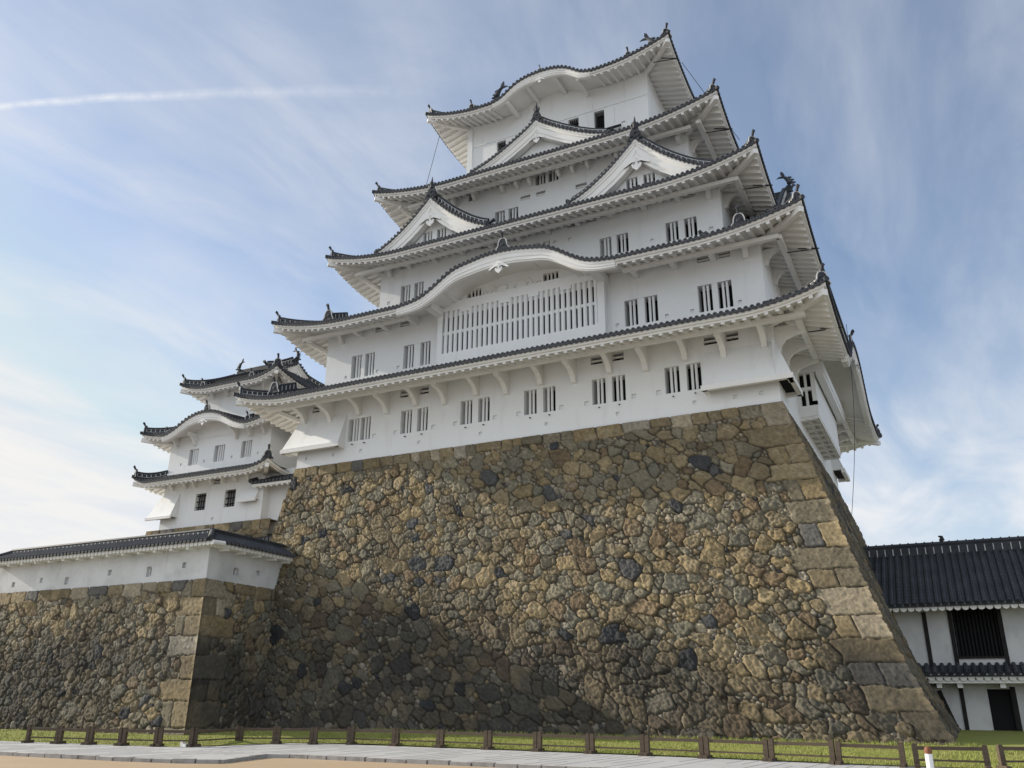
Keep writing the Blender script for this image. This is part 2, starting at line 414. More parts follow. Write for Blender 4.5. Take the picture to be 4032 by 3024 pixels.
        eav.build('eaves', None, ro)
        # --- hips: ridge on top, rafter below
        x0, x1, y0, y1 = s.O; i0, i1, j0, j1 = s.I; w0, w1, w2, w3 = s.W
        for (cx, cy, ix, iy, wx, wy, k, end) in ((x0, y0, i0, j0, w0, w2, 'S', 0), (x1, y0, i1, j0, w1, w2, 'S', 1), (x1, y1, i1, j1, w1, w3, 'N', 0), (x0, y1, i0, j1, w0, w3, 'N', 1)):
            tip = Vector((cx, cy, 0)); inn = Vector((ix, iy, 0)); sd = s.sides[k]
            b = MB().use(TRIM)
            d = (Vector((wx, wy, 0))-tip)
            zt = s.zmid+s.amp-.30; zw = s.zsoff(k, sd.L/2*0+s.ov[k]*sd.Dl/sd.D, s.ov[k])-.16
            pa = tip+d*.035; pa.z = zt-.14; pb = tip+d*1.02; pb.z = zw-.1
            mid = tip+d*.45; mid.z = lerp(zt-.1, zw-.1, .45)-.10
            b.beam(pa, mid, .24, .26); b.beam(mid, pb, .24, .26)
            b.build('hip_rafter', None, ro)
            if not hipridge: continue
            r = MB().use(TILE); n = 12; pts = []
            for q in np.linspace(.045, 1, n):
                p = tip.lerp(inn, q); m = q*sd.D; t = q*sd.Dl if end == 0 else sd.L-q*sd.Dr
                p.z = s.ztop(k, t, m); pts.append(p)
            dirh = (inn-tip).normalized(); perp = Vector((-dirh.y, dirh.x, 0))
            def strip(pp, w, h0, h1):
                rows = [[p-perp*w+Vector((0, 0, h0)), p-perp*w+Vector((0, 0, h1)), p+perp*w+Vector((0, 0, h1)), p+perp*w+Vector((0, 0, h0))] for p in pp]
                r.grid(rows); r.poly(rows[0][::-1]); r.poly(rows[-1])
            strip(pts, .15, -.02, .12); strip(pts, .12, .12, .34); strip(pts, .16, .34, .37)
            r.tube([p+Vector((0, 0, .41)) for p in pts], .075, 6)
            r.use(MORTAR)
            Lh = (pts[-1]-pts[0]).length; nb = max(3, int(Lh/.27))
            for j in range(nb):
                q = (j+.5)/nb*(n-1); a = int(q); p = pts[a].lerp(pts[min(a+1, n-1)], q-a)
                c = []
                for zz in (.13, .335):
                    for (e, f_) in ((-.025, -.125), (.025, -.125), (.025, .125), (-.025, .125)): c.append(p+dirh*e+perp*f_+Vector((0, 0, zz)))
                r.hexa(c)
            r.use(MORTAR); strip(pts, .122, .125, .15); strip(pts, .122, .315, .335)
            hr = r.build('hip_ridge', None, ro)
            onigawara(hr, pts[0]+Vector((0, 0, .0)), -dirh, .34, .52, knob=knob)
            # small corner tile end below
            t_ = MB().use(TILE); e0 = tip+dirh*-.06; e0.z = s.zmid+s.amp+.05
            t_.tube([e0-dirh*.02, e0+dirh*.4], .11, 8); t_.build('corner_tile', None, ro)
        return ro
    def Dp(s, k, m):
        sd = s.sides[k]; return (m*sd.Dl/sd.D, sd.L-m*sd.Dr/sd.D)

def onigawara(parent, p, d, w, h, knob=True, rim=True):
    """ridge-end tile: shouldered plate with a pale rim and a round perch tile leaning out on top"""
    d = Vector((d[0], d[1], 0)).normalized(); r = Vector((-d.y, d.x, 0)); p = Vector(p)
    prof = [(-1, 0), (-.92, .18), (-.72, .30), (-.66, .62), (-.5, .86), (-.25, 1), (.25, 1), (.5, .86), (.66, .62), (.72, .30), (.92, .18), (1, 0)]
    b = MB().use(TILE)
    b.prism([p+r*(x*w)+Vector((0, 0, y*h)) for x, y in prof], -d*.12)
    if rim:
        b.use(MORTAR)
        for (a, c) in zip(prof, prof[1:]):
            b.beam(p+r*(a[0]*w)+Vector((0, 0, a[1]*h))+d*.0, p+r*(c[0]*w)+Vector((0, 0, c[1]*h)), .05, .03, d)
    b.use(TILE)
    b.tube([p+d*.01+Vector((0, 0, h*.45)), p+d*.05+Vector((0, 0, h*.45))], [w*.33, w*.25], 8)
    if knob:
        b.tube([p-d*.12+Vector((0, 0, h*.96)), p+d*.02+Vector((0, 0, h*1.12)), p+d*.10+Vector((0, 0, h*1.42)), p+d*.16+Vector((0, 0, h*1.46))], [w*.20, w*.18, w*.22, w*.25], 8)
    return b.build('ridge_end_tile', None, parent)

def short_ridge(parent, p, d, L, slope, w=.3, h=.5):
    """ridge running down a roof slope to its end tile near the eave"""
    d = Vector((d[0], d[1], 0)).normalized(); p = Vector(p); r = Vector((-d.y, d.x, 0))
    b = MB().use(TILE); q = p-d*L+Vector((0, 0, slope*L))
    b.beam(p+Vector((0, 0, .16)), q+Vector((0, 0, .16)), .24, .34); b.tube([p+Vector((0, 0, .36)), q+Vector((0, 0, .36))], .08, 6)
    b.use(MORTAR)
    for k in range(int(L/.3)):
        o = p.lerp(q, (k+.5)*.3/L)
        b.beam(o+r*-.125+Vector((0, 0, .05)), o+r*-.125+Vector((0, 0, .31)), .05, .02, d); b.beam(o+r*.125+Vector((0, 0, .05)), o+r*.125+Vector((0, 0, .31)), .05, .02, d)
    o = b.build('descending_ridge', None, parent); onigawara(o, p+d*.03, d, w, h); return o

def dolphin(parent, p, d, s=1.7):
    """roof-ridge fish: head down biting the ridge, body curving up to a forked tail that bends back over the roof; d points outward"""
    d = Vector((d[0], d[1], 0)).normalized(); p = Vector(p); r = Vector((-d.y, d.x, 0))
    def W(a, z): return p+d*(a*s)+Vector((0, 0, z*s))
    path = [W(-.10, 0), W(.02, .10), W(.10, .24), (W(.12, .40)), W(.07, .56), W(-.03, .70), W(-.14, .80)]
    b = MB().use(TILE); b.tube(path, [.16*s, .17*s, .145*s, .12*s, .095*s, .07*s, .045*s], 10)
    th = r*(.035*s)
    def fin(pts, t=th): b.prism([q-t*.5 for q in pts], t)
    fin([W(-.14, .78), W(-.22, .90), W(-.20, 1.06), W(-.10, .98), W(-.04, .82)])           # tail, upper lobe
    fin([W(-.12, .80), W(-.26, .82), W(-.40, .74), W(-.30, .74), W(-.18, .72), W(-.10, .70)])  # tail, back lobe
    for a, z in ((.22, .26), (.24, .40), (.19, .54), (.10, .68)): fin([W(a-.02, z-.08), W(a+.13, z-.02), W(a+.10, z+.02), W(a-.03, z+.06)])
    for sgn in (-1, 1):
        q = r*(sgn*.14*s); b.prism([W(.0, .14)+q, W(.14, .10)+q*1.8, W(.16, .20)+q*1.9, W(.04, .24)+q], d*(.03*s))
    b.prism([W(-.16, -.03)-r*(.15*s), W(.08, -.03)-r*(.15*s), W(.12, .08)-r*(.15*s), W(-.12, .10)-r*(.15*s)], r*(.30*s))
    return b.build('roof_fish', None, parent)

def horned_crest(parent, p, d, s=1.):
    """tall apex ornament of a gable: scrolled base, plate, three spikes"""
    d = Vector((d[0], d[1], 0)).normalized(); r = Vector((-d.y, d.x, 0)); p = Vector(p)
    W = lambda a, z, e=0: p+r*(a*s)+Vector((0, 0, z*s))+d*(e*s)
    b = MB().use(TILE)
    prof = [(-.34, -.10), (-.40, .10), (-.30, .22), (-.27, .45), (-.18, .62), (-.08, .70), (.08, .70), (.18, .62), (.27, .45), (.30, .22), (.40, .10), (.34, -.10)]
    b.prism([W(a, z, .06) for a, z in prof], -d*(.2*s))
    for a, z in ((-.34, .0), (.34, .0), (-.22, .16), (.22, .16), (0, .05), (0, .38)):
        b.tube([W(a, z, .04), W(a, z, .14)], [.10*s, .07*s], 8)
    b.tube([W(0, .66, 0), W(0, .85, .03), W(0, 1.02, .05)], [.15*s, .11*s, .14*s], 8)
    for a in (-.16, .16): b.tube([W(a*.8, .62), W(a*1.3, .90), W(a*1.0, 1.10)], [.06*s, .05*s, .012*s], 6)
    b.tube([W(0, .95, .03), W(.02, 1.2, .02), W(0, 1.5, -.02)], [.10*s, .06*s, .012*s], 6)
    return b.build('gable_crest', None, parent)

def pendant(parent, T, x, y, z, s=1., wide=1.):
    """carved hanging ornament under a gable's apex"""
    b = MB(T).use(TRIM)
    half = [(0, .50), (.22, .34), (.50, .14), (.86*wide, -.12), (.80*wide, -.24), (.48, -.08), (.30, .02), (.33, -.16), (.26, -.36), (.12, -.48), (0, -.58)]
    pts = half+[(-a, c) for a, c in half[::-1][1:-1]]
    # split in two convex-ish halves for a clean cap
    for sg in (1, -1):
        for a, c in zip(half, half[1:]):
            b.prism([(x, y, z), (x+sg*a[0]*s, y, z+a[1]*s), (x+sg*c[0]*s, y, z+c[1]*s)], (0, .09*s, 0))
    for sg in (1, -1):       # scrolls
        pth = [(x+sg*s*(.17+.10*math.cos(a)*(1-a/9)), y-.02*s, z+s*(-.10+.10*math.sin(a)*(1-a/9))) for a in np.linspace(0, 5.2, 12)]
        b.use(TILEEND).tube(pth, .016*s, 5); b.use(TRIM)
    for k in range(5):
        a = k*2*math.pi/5+.3; b.tube([(x+.07*s*math.cos(a), y-.035*s, z+.2*s+.07*s*math.sin(a)), (x+.07*s*math.cos(a), y+.02, z+.2*s+.07*s*math.sin(a))], .045*s, 6)
    b.build('gable_pendant', None, parent)

def gable(parent, T, half, prof, depth, wins=True, crest=1., barge=.55, pend=.75, floor=lambda x, y: .03):
    """dormer gable in local axes: x across, -y to the front, apex at z=prof(0); prof(dx) gives roof height"""
    f = smooth_interp(prof, 160)
    n = 22; xs = np.linspace(-half, half, 2*n+1)
    fz = lambda x: f(abs(x))
    root = MB(T).use(TRIM)
    # bargeboard: outer band and inner, lower band set back
    def band(y0, th, top, bot, apx=0):
        rows = [[], [], [], []]
        for x in xs:
            sl = abs(f(abs(x)+.05)-f(max(abs(x)-.05, 0)))/.1; k = math.sqrt(1+min(sl, 1.2)**2)
            fl = floor(x, y0+th); zt, zb = max(fl, fz(x)+top*k), max(fl, fz(x)+bot*k)
            rows[0].append((x, y0+th, zt)); rows[1].append((x, y0, zt)); rows[2].append((x, y0, zb)); rows[3].append((x, y0+th, zb))
        root.grid(rows[::-1])
    band(0, .5, 0, -.14); band(.05, .4, -.14, -.26); band(.10, .35, -.26, -.26-barge*.62); band(.14, .4, -.26-barge*.62, -.26-barge)
    # soffit behind the boards and gable wall
    root.grid([[(x, y, max(floor(x, y), fz(x)-.32)) for x in xs] for y in np.linspace(.12, depth, 6)])
    zb = f(half)-.12; holes = []
    gy = .62
    wl = MB(T).use(PLASTER)
    xz = list(xs)
    wins_ = []
    if wins:
        z0 = f(half)+.02; z1 = z0+.95
        wins_ = [(-.78, -.16, z0, z1), (.16, .78, z0, z1)]
    cuts = sorted(set([float(a) for a in xs] + [w[0] for w in wins_] + [w[1] for w in wins_]))
    for a, c in zip(cuts, cuts[1:]):
        w = [w for w in wins_ if w[0]-1e-6 <= a and c <= w[1]+1e-6]
        ta, tc_ = max(floor(a, gy)-.05, fz(a)-.3), max(floor(c, gy)-.05, fz(c)-.3)
        if w:
            wl.quad((a, gy, zb), (c, gy, zb), (c, gy, w[0][2]), (a, gy, w[0][2])); wl.quad((a, gy, w[0][3]), (c, gy, w[0][3]), (c, gy, tc_), (a, gy, ta))
        else: wl.quad((a, gy, zb), (c, gy, zb), (c, gy, tc_), (a, gy, ta))
    g = root.build('gable', None, parent)
    wl.build('gable_wall', None, g)
    for w in wins_:
        b = MB(T).use(PLASTER); reveal(b, w[0], w[1], w[2], w[3], gy, .5); b.use(DARK)
        b.quad((w[0], gy+.5, w[2]), (w[1], gy+.5, w[2]), (w[1], gy+.5, w[3]), (w[0], gy+.5, w[3])); b.use(PLASTER)
        for k in (1, 2): bar(b, lerp(w[0], w[1], k/3), gy+.14, w[2], w[3], .068)
        b.build('window', None, g)
    # tiled slopes
    t = MB(T).use(TILE)
    t.grid([[(x, y, max(fz(x)+.03, floor(x, y)+.05)) for x in xs] for y in np.linspace(-.03, depth, 8)])
    t.grid([[(x, -.03, fz(x)-.01) for x in xs], [(x, -.03, fz(x)+.03) for x in xs]])
    arc = [0.]; fine = np.linspace(0, half, 200)
    for a, c in zip(fine, fine[1:]): arc.append(arc[-1]+math.hypot(c-a, f(c)-f(a)))
    tot = arc[-1]; nn_ = int(tot/.25)
    for sg in (1, -1):
        for i in range(nn_):
            q = (i+.6)/nn_*tot; x = float(np.interp(q, arc, fine)); x2 = float(np.interp(min(tot, q+.12), arc, fine))
            sl = math.atan2(f(x+.03)-f(max(0, x-.03)), .06); nx, nz = -math.sin(sl)*sg, math.cos(sl)
            cx, cz = sg*x+nx*.07, f(x)+nz*.07
            t.use(TILE).tube([(cx, -.06, cz), (cx, .62, cz)], .085, 8, cap=False)
            ring = [(cx+.09*math.cos(a), -.065, cz+.09*math.sin(a)) for a in np.linspace(0, 2*math.pi, 11)[:-1]]
            inn = [(cx+.06*math.cos(a), -.065, cz+.06*math.sin(a)) for a in np.linspace(0, 2*math.pi, 11)[:-1]]
            i0 = [t.P(p) for p in ring]; i1 = [t.P(p) for p in inn]; t.use(TILEEND)
            for a in range(10): t.F(i0[a], i0[(a+1) % 10], i1[(a+1) % 10], i1[a])
            t.use(TILE).F(*i1)
            # drip tongue
            mx = float(np.interp(min(tot, q+.5*tot/nn_), arc, fine)); cz2 = f(mx); dx = .1
            t.poly([(sg*(mx-dx), -.05, f(mx-dx)+.04), (sg*(mx+dx), -.05, f(mx+dx)+.04), (sg*(mx+dx*.6), -.05, f(mx+dx*.6)-.06), (sg*mx, -.05, cz2-.09), (sg*(mx-dx*.6), -.05, f(max(0, mx-dx*.6))-.06)])
        # slope tile columns behind the verge
        yy = 1.35
        while yy < depth-.1:
            t.tube([(sg*x, yy, max(f(x)+.06, floor(sg*x, yy)+.06)) for x in np.linspace(.1, half, 10)], .085, 6); yy += .27
    tr = t.build('gable_roof', None, g)
    rd = MB(T)
    for sg in (1, -1):
        xs2 = np.linspace(.12, half*.97, 18); pts = [Vector((sg*x, .50, f(x)+.10)) for x in xs2]
        rd.use(TILE)
        rows = [[p+Vector((0, -.14, -.05)), p+Vector((0, -.14, .40)), p+Vector((0, .14, .40)), p+Vector((0, .14, -.05))] for p in pts]
        rd.grid(rows); rd.poly(rows[-1]); rd.tube([p+Vector((0, 0, .47)) for p in pts], .09, 6)
        rd.use(MORTAR)
        rd.grid([[p+Vector((0, -.145, .35)) for p in pts], [p+Vector((0, -.145, .39)) for p in pts]]); rd.grid([[p+Vector((0, -.145, .08)) for p in pts], [p+Vector((0, -.145, .11)) for p in pts]])
        for j in range(int(tot/.32)):
            q = (j+.5)*.32; x = float(np.interp(q, arc, fine))
            if x < .15 or x > half*.95: continue
            rd.beam((sg*x, .35, f(x)+.18), (sg*x, .35, f(x)+.46), .05, .03, (0, 1, 0))
        e = pts[-1]
        rd.use(TILE).tube([e+Vector((0, 0, .1)), e+Vector((sg*.1, 0, .1))], .2, 8)
        rd.tube([e+Vector((0, 0, .22)), e+Vector((sg*.25, 0, .35)), e+Vector((sg*.38, 0, .40))], [.08, .09, .11], 8)
    # main ridge going back
    rd.use(TILE); rd.box(-.15, .15, .2, depth, f(0), f(0)+.30); rd.tube([(0, .1, f(0)+.36), (0, depth, f(0)+.36)], .10, 8)
    rd.build('gable_ridge', None, tr)
    if crest:
        pw = T @ Vector((0, .12, f(0)+.10)); dd = (T.to_3x3() @ Vector((0, -1, 0)))
        horned_crest(tr, pw, dd, crest)
    if pend: pendant(g, T, 0, .06, f(0)-.42-barge*1.15-pend*.36, pend)
    return g

def karahafu(parent, roof, k, hw, f, zbase, face, scale=1., pend=.8, wide=1.0, beams=()):
    """heavy moulded board following an undulating eave"""
    sd = roof.sides[k]; c = roof.bumps[k][0]
    b = MB().use(TRIM)
    def row(m, dzv, sc=1.):
        return [(*sd.xy(c+x*sc, m), zbase+f(x*sc)+(dzv if dzv > -.2 else -.2+(dzv+.2)*scale*lerp(1.15, .55, (abs(x)/hw)**1.5))) for x in np.linspace(-hw, hw, 91)]
    a = [(.02, -.02), (.02, -.20), (.05, -.22), (.05, -.40), (.09, -.42), (.09, -.44), (.07, -.46), (.07, -.58), (.12, -.60), (.12, -.66), (.34, -.66), (.34, -.3)]
    b.grid([row(m, z) for m, z in a])
    for e in (-1, 1):
        b.poly([(*sd.xy(c+e*hw, m), zbase+f(hw)+(z if z > -.2 else -.2+(z+.2)*scale*.55)) for m, z in a])
    g = b.build('undulating_gable', None, parent)
    for x in beams:
        ov = roof.ov[k]; z = zbase+f(x); p, q = sd.xy(c+x, .3), sd.xy(c+x, ov+.05)
        b2 = MB(); b2.beam((p.x, p.y, z-.40), (q.x, q.y, z-.40), .20, .24); b2.build('eave_beam', TRIM, g)
    if pend:
        T = Matrix.Translation((*sd.xy(c, .0), 0)) @ Matrix.Rotation(math.atan2(sd.t.y, sd.t.x), 4, 'Z')
        pendant(g, T, 0, .0, zbase+f(0)-.2-.5*scale-pend*.22, pend, wide)
    return g

def bracket_at(parent, y, x, zb, ztop, reach, w=.24, kind='curved'):
    b = MB()
    if kind == 'curved':
        prof = [(0, zb), (-.20, zb+.04), (-.34, zb+.30), (-.54, zb+.48), (-.86, zb+.60), (-reach, zb+.66), (-reach, ztop), (0, ztop)]
    else:
        prof = [(0, zb), (-reach*.55, zb+.0), (-reach+.05, zb+.10), (-reach, zb+.22), (-reach, ztop), (0, ztop)]
    # split into convex pieces: fan from the top inner corner
    tp = (0, ztop)
    pts = [(x-w/2, y+a, z) for a, z in prof]
    b.prism(pts, (w, 0, 0))
    return b.build('bracket', TRIM, parent)

# ------------------------------------------------------------------ stone faces as relief
def vnoise(shape, cell, rng):
    gy, gx = int(shape[0]/cell)+3, int(shape[1]/cell)+3
    g = rng.random((gy, gx)); y = np.arange(shape[0])/cell; x = np.arange(shape[1])/cell
    yi, xi = y.astype(int), x.astype(int); fy, fx = y-yi, x-xi; fy = fy*fy*(3-2*fy); fx = fx*fx*(3-2*fx)
    a = g[np.ix_(yi, xi)]*(1-fx)+g[np.ix_(yi, xi+1)]*fx; b = g[np.ix_(yi+1, xi)]*(1-fx)+g[np.ix_(yi+1, xi+1)]*fx
    return a*(1-fy[:, None])+b*fy[:, None]
PAL = np.array([.735, .75, .705])*np.array([(.31, .235, .140), (.29, .225, .145), (.34, .265, .165), (.26, .205, .135), (.225, .19, .14), (.27, .235, .175), (.245, .215, .165), (.22, .16, .105), (.33, .25, .15), (.215, .195, .155)])
DARKP = np.array([(.060, .063, .066), (.085, .084, .082), (.048, .050, .055)])
LIGHTP = .80*np.array([(.42, .36, .26), (.37, .33, .26), (.33, .28, .20)])
def corner_courses(H, seed):
    rng = np.random.default_rng(seed); out = []; v = 0.
    while v < H-.1:
        hh = rng.uniform(.70, 1.08); hh = min(hh, H-v) if H-v-hh > .3 else H-v
        out.append((v, v+hh)); v += hh
    return out
def stone_field(W, H, h, seed, courses=None, par=0, top=True, rmin=.215, rmax=.50, darkfrac=.04, weather_shade=None):
    rng = np.random.default_rng(seed)
    nu, nv = int(W/h)+1, int(H/h)+1
    U, V = np.meshgrid(np.linspace(0, W, nu), np.linspace(0, H, nv))
    wu = (vnoise(U.shape, .22/h, rng)-.5)*.05+(vnoise(U.shape, .07/h, rng)-.5)*.03
    wv = (vnoise(U.shape, .22/h, rng)-.5)*.05+(vnoise(U.shape, .07/h, rng)-.5)*.035
    best = np.full(U.shape, 9.); sec = np.full(U.shape, 9.); idx = np.full(U.shape, -1, int)
    stones = []
    def put(cu, cv, ang, rad, pw, col, hgt, tilt, bias=0., warp=1., reach=.30, ash=0.):
        i = len(stones); stones.append((col, hgt, tilt, cu, cv, ash))
        R = max(rad)*1.3+reach
        a0, a1 = max(0, int((cu-R)/h)), min(nu, int((cu+R)/h)+2); b0, b1 = max(0, int((cv-R)/h)), min(nv, int((cv+R)/h)+2)
        if a0 >= a1 or b0 >= b1: return
        u = U[b0:b1, a0:a1]-cu+wu[b0:b1, a0:a1]*warp; v = V[b0:b1, a0:a1]-cv+wv[b0:b1, a0:a1]*warp
        g = np.zeros_like(u)
        for t, r in zip(ang, rad): g += np.maximum(0, (u*math.cos(t)+v*math.sin(t))/r)**pw
        g = g**(1/pw); d = (g-1)*min(rad)+bias
        B = best[b0:b1, a0:a1]; S = sec[b0:b1, a0:a1]; I = idx[b0:b1, a0:a1]
        w = d < B
        S[...] = np.where(w, B, np.minimum(S, d)); I[...] = np.where(w, i, I); B[...] = np.where(w, d, B)
    def colr(dark=darkfrac):
        if rng.random() < dark: c = DARKP[rng.integers(len(DARKP))]
        else: c = PAL[rng.integers(len(PAL))]
        return c*rng.uniform(.84, 1.13)
    occ = []
    BOX = (0, math.pi/2, math.pi, 3*math.pi/2)
    def block(u0, u1, v0, v1):
        cu, cv, ru, rv = (u0+u1)/2, (v0+v1)/2, (u1-u0)/2-.012, (v1-v0)/2-.010
        c = PAL[rng.integers(5)]*rng.uniform(.85, 1.1)
        q = rng.random()
        if q < .13: c = LIGHTP[rng.integers(3)]*1.0
        elif q < .18: c = np.array((.12, .115, .105))
        t = rng.normal(0, .03)
        put(cu, cv, [a+t for a in BOX], (ru, rv, ru, rv), 10, c, rng.uniform(.085, .105), (rng.normal(0, .012), rng.normal(0, .02)), bias=-.05, warp=1.0, ash=1.)
        occ.append((u0, u1, v0, v1))
    if courses:
        for k, (v0, v1) in enumerate(courses):
            lng = (k+par) % 2 == 0
            L = rng.uniform(1.35, 2.0) if lng else rng.uniform(.62, .98)
            block(-.15, L, v0, v1)
            if not lng and rng.random() < .55:
                e = rng.uniform(.45, .85); block(L+.02, L+.02+e, v0+rng.uniform(0, .12), v1)
    if top:
        u = 1.0 if courses else 0.
        while u < W:
            L = rng.uniform(.5, 1.4); block(u, u+L, H-rng.uniform(.40, .66), H+.08); u += L
    cell = {}; tries = int(W*H*70)
    for _ in range(tries):
        cu, cv = rng.uniform(0, W), rng.uniform(0, H); r = rng.uniform(rmin, rmax)*(1. if rng.random() < .75 else .8)
        if any(a-.5*r < cu < c+.5*r and b-.6*r < cv < d+.6*r for a, c, b, d in occ): continue
        gi, gj = int(cu), int(cv); ok = True
        for p in range(gi-2, gi+3):
            for q in range(gj-2, gj+3):
                for (x, y, rr) in cell.get((p, q), ()):
                    if (x-cu)**2+(y-cv)**2 < ((rr+r)*.755)**2: ok = False; break
                if not ok: break
            if not ok: break
        if not ok: continue
        cell.setdefault((gi, gj), []).append((cu, cv, r))
        k = rng.integers(4, 7); a0 = rng.uniform(0, 6.28)
        ang = [a0+6.283*(j+rng.uniform(-.30, .30))/k for j in range(k)]
        st = rng.uniform(.70, .95); ax = rng.normal(0, .7)
        rad = [r*rng.uniform(.86, 1.1)*(1.15 if abs(math.cos(t-ax)) > .7 else st) for t in ang]
        put(cu, cv, ang, rad, 14, colr(), rng.uniform(.08, .13), (rng.normal(0, .06), rng.normal(0, .06)))
    for _ in range(2):
        gv, gu = np.nonzero(best > .045); order = rng.permutation(len(gv))[:int(W*H*30)]
        for o in order:
            b0 = best[gv[o], gu[o]]
            if b0 < .045: continue
            r = float(np.clip(b0*1.15+.015, .055, .18)); k = rng.integers(4, 6); a0 = rng.uniform(0, 6.28)
            ang = [a0+6.283*(j+rng.uniform(-.22, .22))/k for j in range(k)]; rad = [r*rng.uniform(.8, 1.3) for _ in ang]
            c = (LIGHTP[rng.integers(3)]*rng.uniform(.7, 1.05)) if rng.random() < .5 else colr(.06)
            put(gu[o]*h, gv[o]*h, ang, rad, 8, c, rng.uniform(.05, .095), (rng.normal(0, .08), rng.normal(0, .08)), reach=.10, warp=.6, ash=-1.)
    edge = np.maximum(0, np.minimum((sec-best)/2, .065-best))
    cols = np.array([s[0] for s in stones]); hg = np.array([s[1] for s in stones]); tl = np.array([s[2] for s in stones]); cc = np.array([[s[3], s[4]] for s in stones]); ash = np.array([s[5] for s in stones])
    I = np.maximum(idx, 0); A = np.maximum(ash[I], 0); CH = ash[I] < 0
    n1, n2, n3 = vnoise(U.shape, .30/h, rng)-.5, vnoise(U.shape, .13/h, rng)-.5, vnoise(U.shape, .055/h, rng)-.5
    n4 = rng.random(U.shape)-.5
    n5 = vnoise(U.shape, .09/h, rng)-.5
    rough = n1*.030+n2*.036+n5*.045+n3*.050+n4*.014
    rough = rough*(1-.62*A)
    tiltz = tl[I, 0]*(U-cc[I, 0])+tl[I, 1]*(V-cc[I, 1])
    bul = 1-np.exp(-(edge/.014)**1.2)
    rnd = np.minimum(edge/.06, 1)**.7*.014*(1-.7*A)
    z = -.055+bul*.0+bul*(hg[I]+rough+tiltz)+rnd
    col = cols[I]*(1+n2*.30+n5*.30+n3*.30)[..., None]
    lich = np.clip((vnoise(U.shape, .09/h, rng)*.6+vnoise(U.shape, .5/h, rng)*.4-.64)*6, 0, 1)[..., None]*.30*(cols[I].mean(-1) > .13)[..., None]
    col = col*(1-lich)+np.array((.40, .36, .28))*lich
    if weather_shade is not None:  # weathering and painted shade, both mixed into the stone colour
        w = np.clip(weather_shade(U, V)+(vnoise(U.shape, 1.8/h, rng)-.5)*.7+(vnoise(U.shape, .4/h, rng)-.5)*.3, 0, 1)[..., None]
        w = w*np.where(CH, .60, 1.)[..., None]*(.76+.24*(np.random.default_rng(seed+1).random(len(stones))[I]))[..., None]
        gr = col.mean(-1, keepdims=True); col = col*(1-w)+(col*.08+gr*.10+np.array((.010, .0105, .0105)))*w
    jw = .005+.024*np.clip(vnoise(U.shape, .45/h, rng)*1.5-.3, 0, 1)
    gap = np.exp(-(edge/jw)**2)[..., None]
    col = col*(1-gap*.84)+np.array((.026, .023, .019))*gap*.84
    return U, V, z, col
def field_mesh(b, U, V, z, col, fmap, keep=None, corner=True):
    """append the relief to accumulating arrays; fmap(U,V)->pos (..,3), normal (..,3)"""
    P, Nn = fmap(U, V)
    if corner: kc = np.clip(U/.09, 0, 1); z = (.075+.022*np.sin(V*7.3)+.018*np.sin(V*17.1+1.3)+.012*np.sin(V*41.))*(1-kc)+z*kc
    P = P+Nn*z[..., None]
    nv, nu = U.shape; base = sum(len(a) for a in b['v']); i = np.arange(nv*nu).reshape(nv, nu)
    q = np.stack([i[:-1, :-1], i[:-1, 1:], i[1:, 1:], i[1:, :-1]], -1)
    if keep is not None: q = q[keep(U, V)[:-1, :-1]]
    b['f'].append(q.reshape(-1, 4)+base); b['v'].append(P.reshape(-1, 3)); b['c'].append(col.reshape(-1, 3))
def field_build(name, b, m, flip=None):
    v = np.concatenate(b['v']); f = np.concatenate(b['f']); c = np.concatenate(b['c'])
    me = bpy.data.meshes.new(name); me.vertices.add(len(v)); me.vertices.foreach_set('co', v.ravel())
    me.loops.add(f.size); me.loops.foreach_set('vertex_index', f.ravel().astype(np.int32))
    me.polygons.add(len(f)); me.polygons.foreach_set('loop_start', np.arange(0, f.size, 4, dtype=np.int32)); me.polygons.foreach_set('loop_total', np.full(len(f), 4, dtype=np.int32))
    me.polygons.foreach_set('use_smooth', np.ones(len(f), bool))
    me.update(calc_edges=True); me.validate()
    at = me.color_attributes.new('col', 'FLOAT_COLOR', 'POINT'); at.data.foreach_set('color', np.concatenate([np.clip(c, .01, 1), np.ones((len(c), 1))], 1).ravel())
    me.materials.append(m); o = bpy.data.objects.new(name, me); C.objects.link(o); return o
def newb(): return {'v': [], 'f': [], 'c': []}

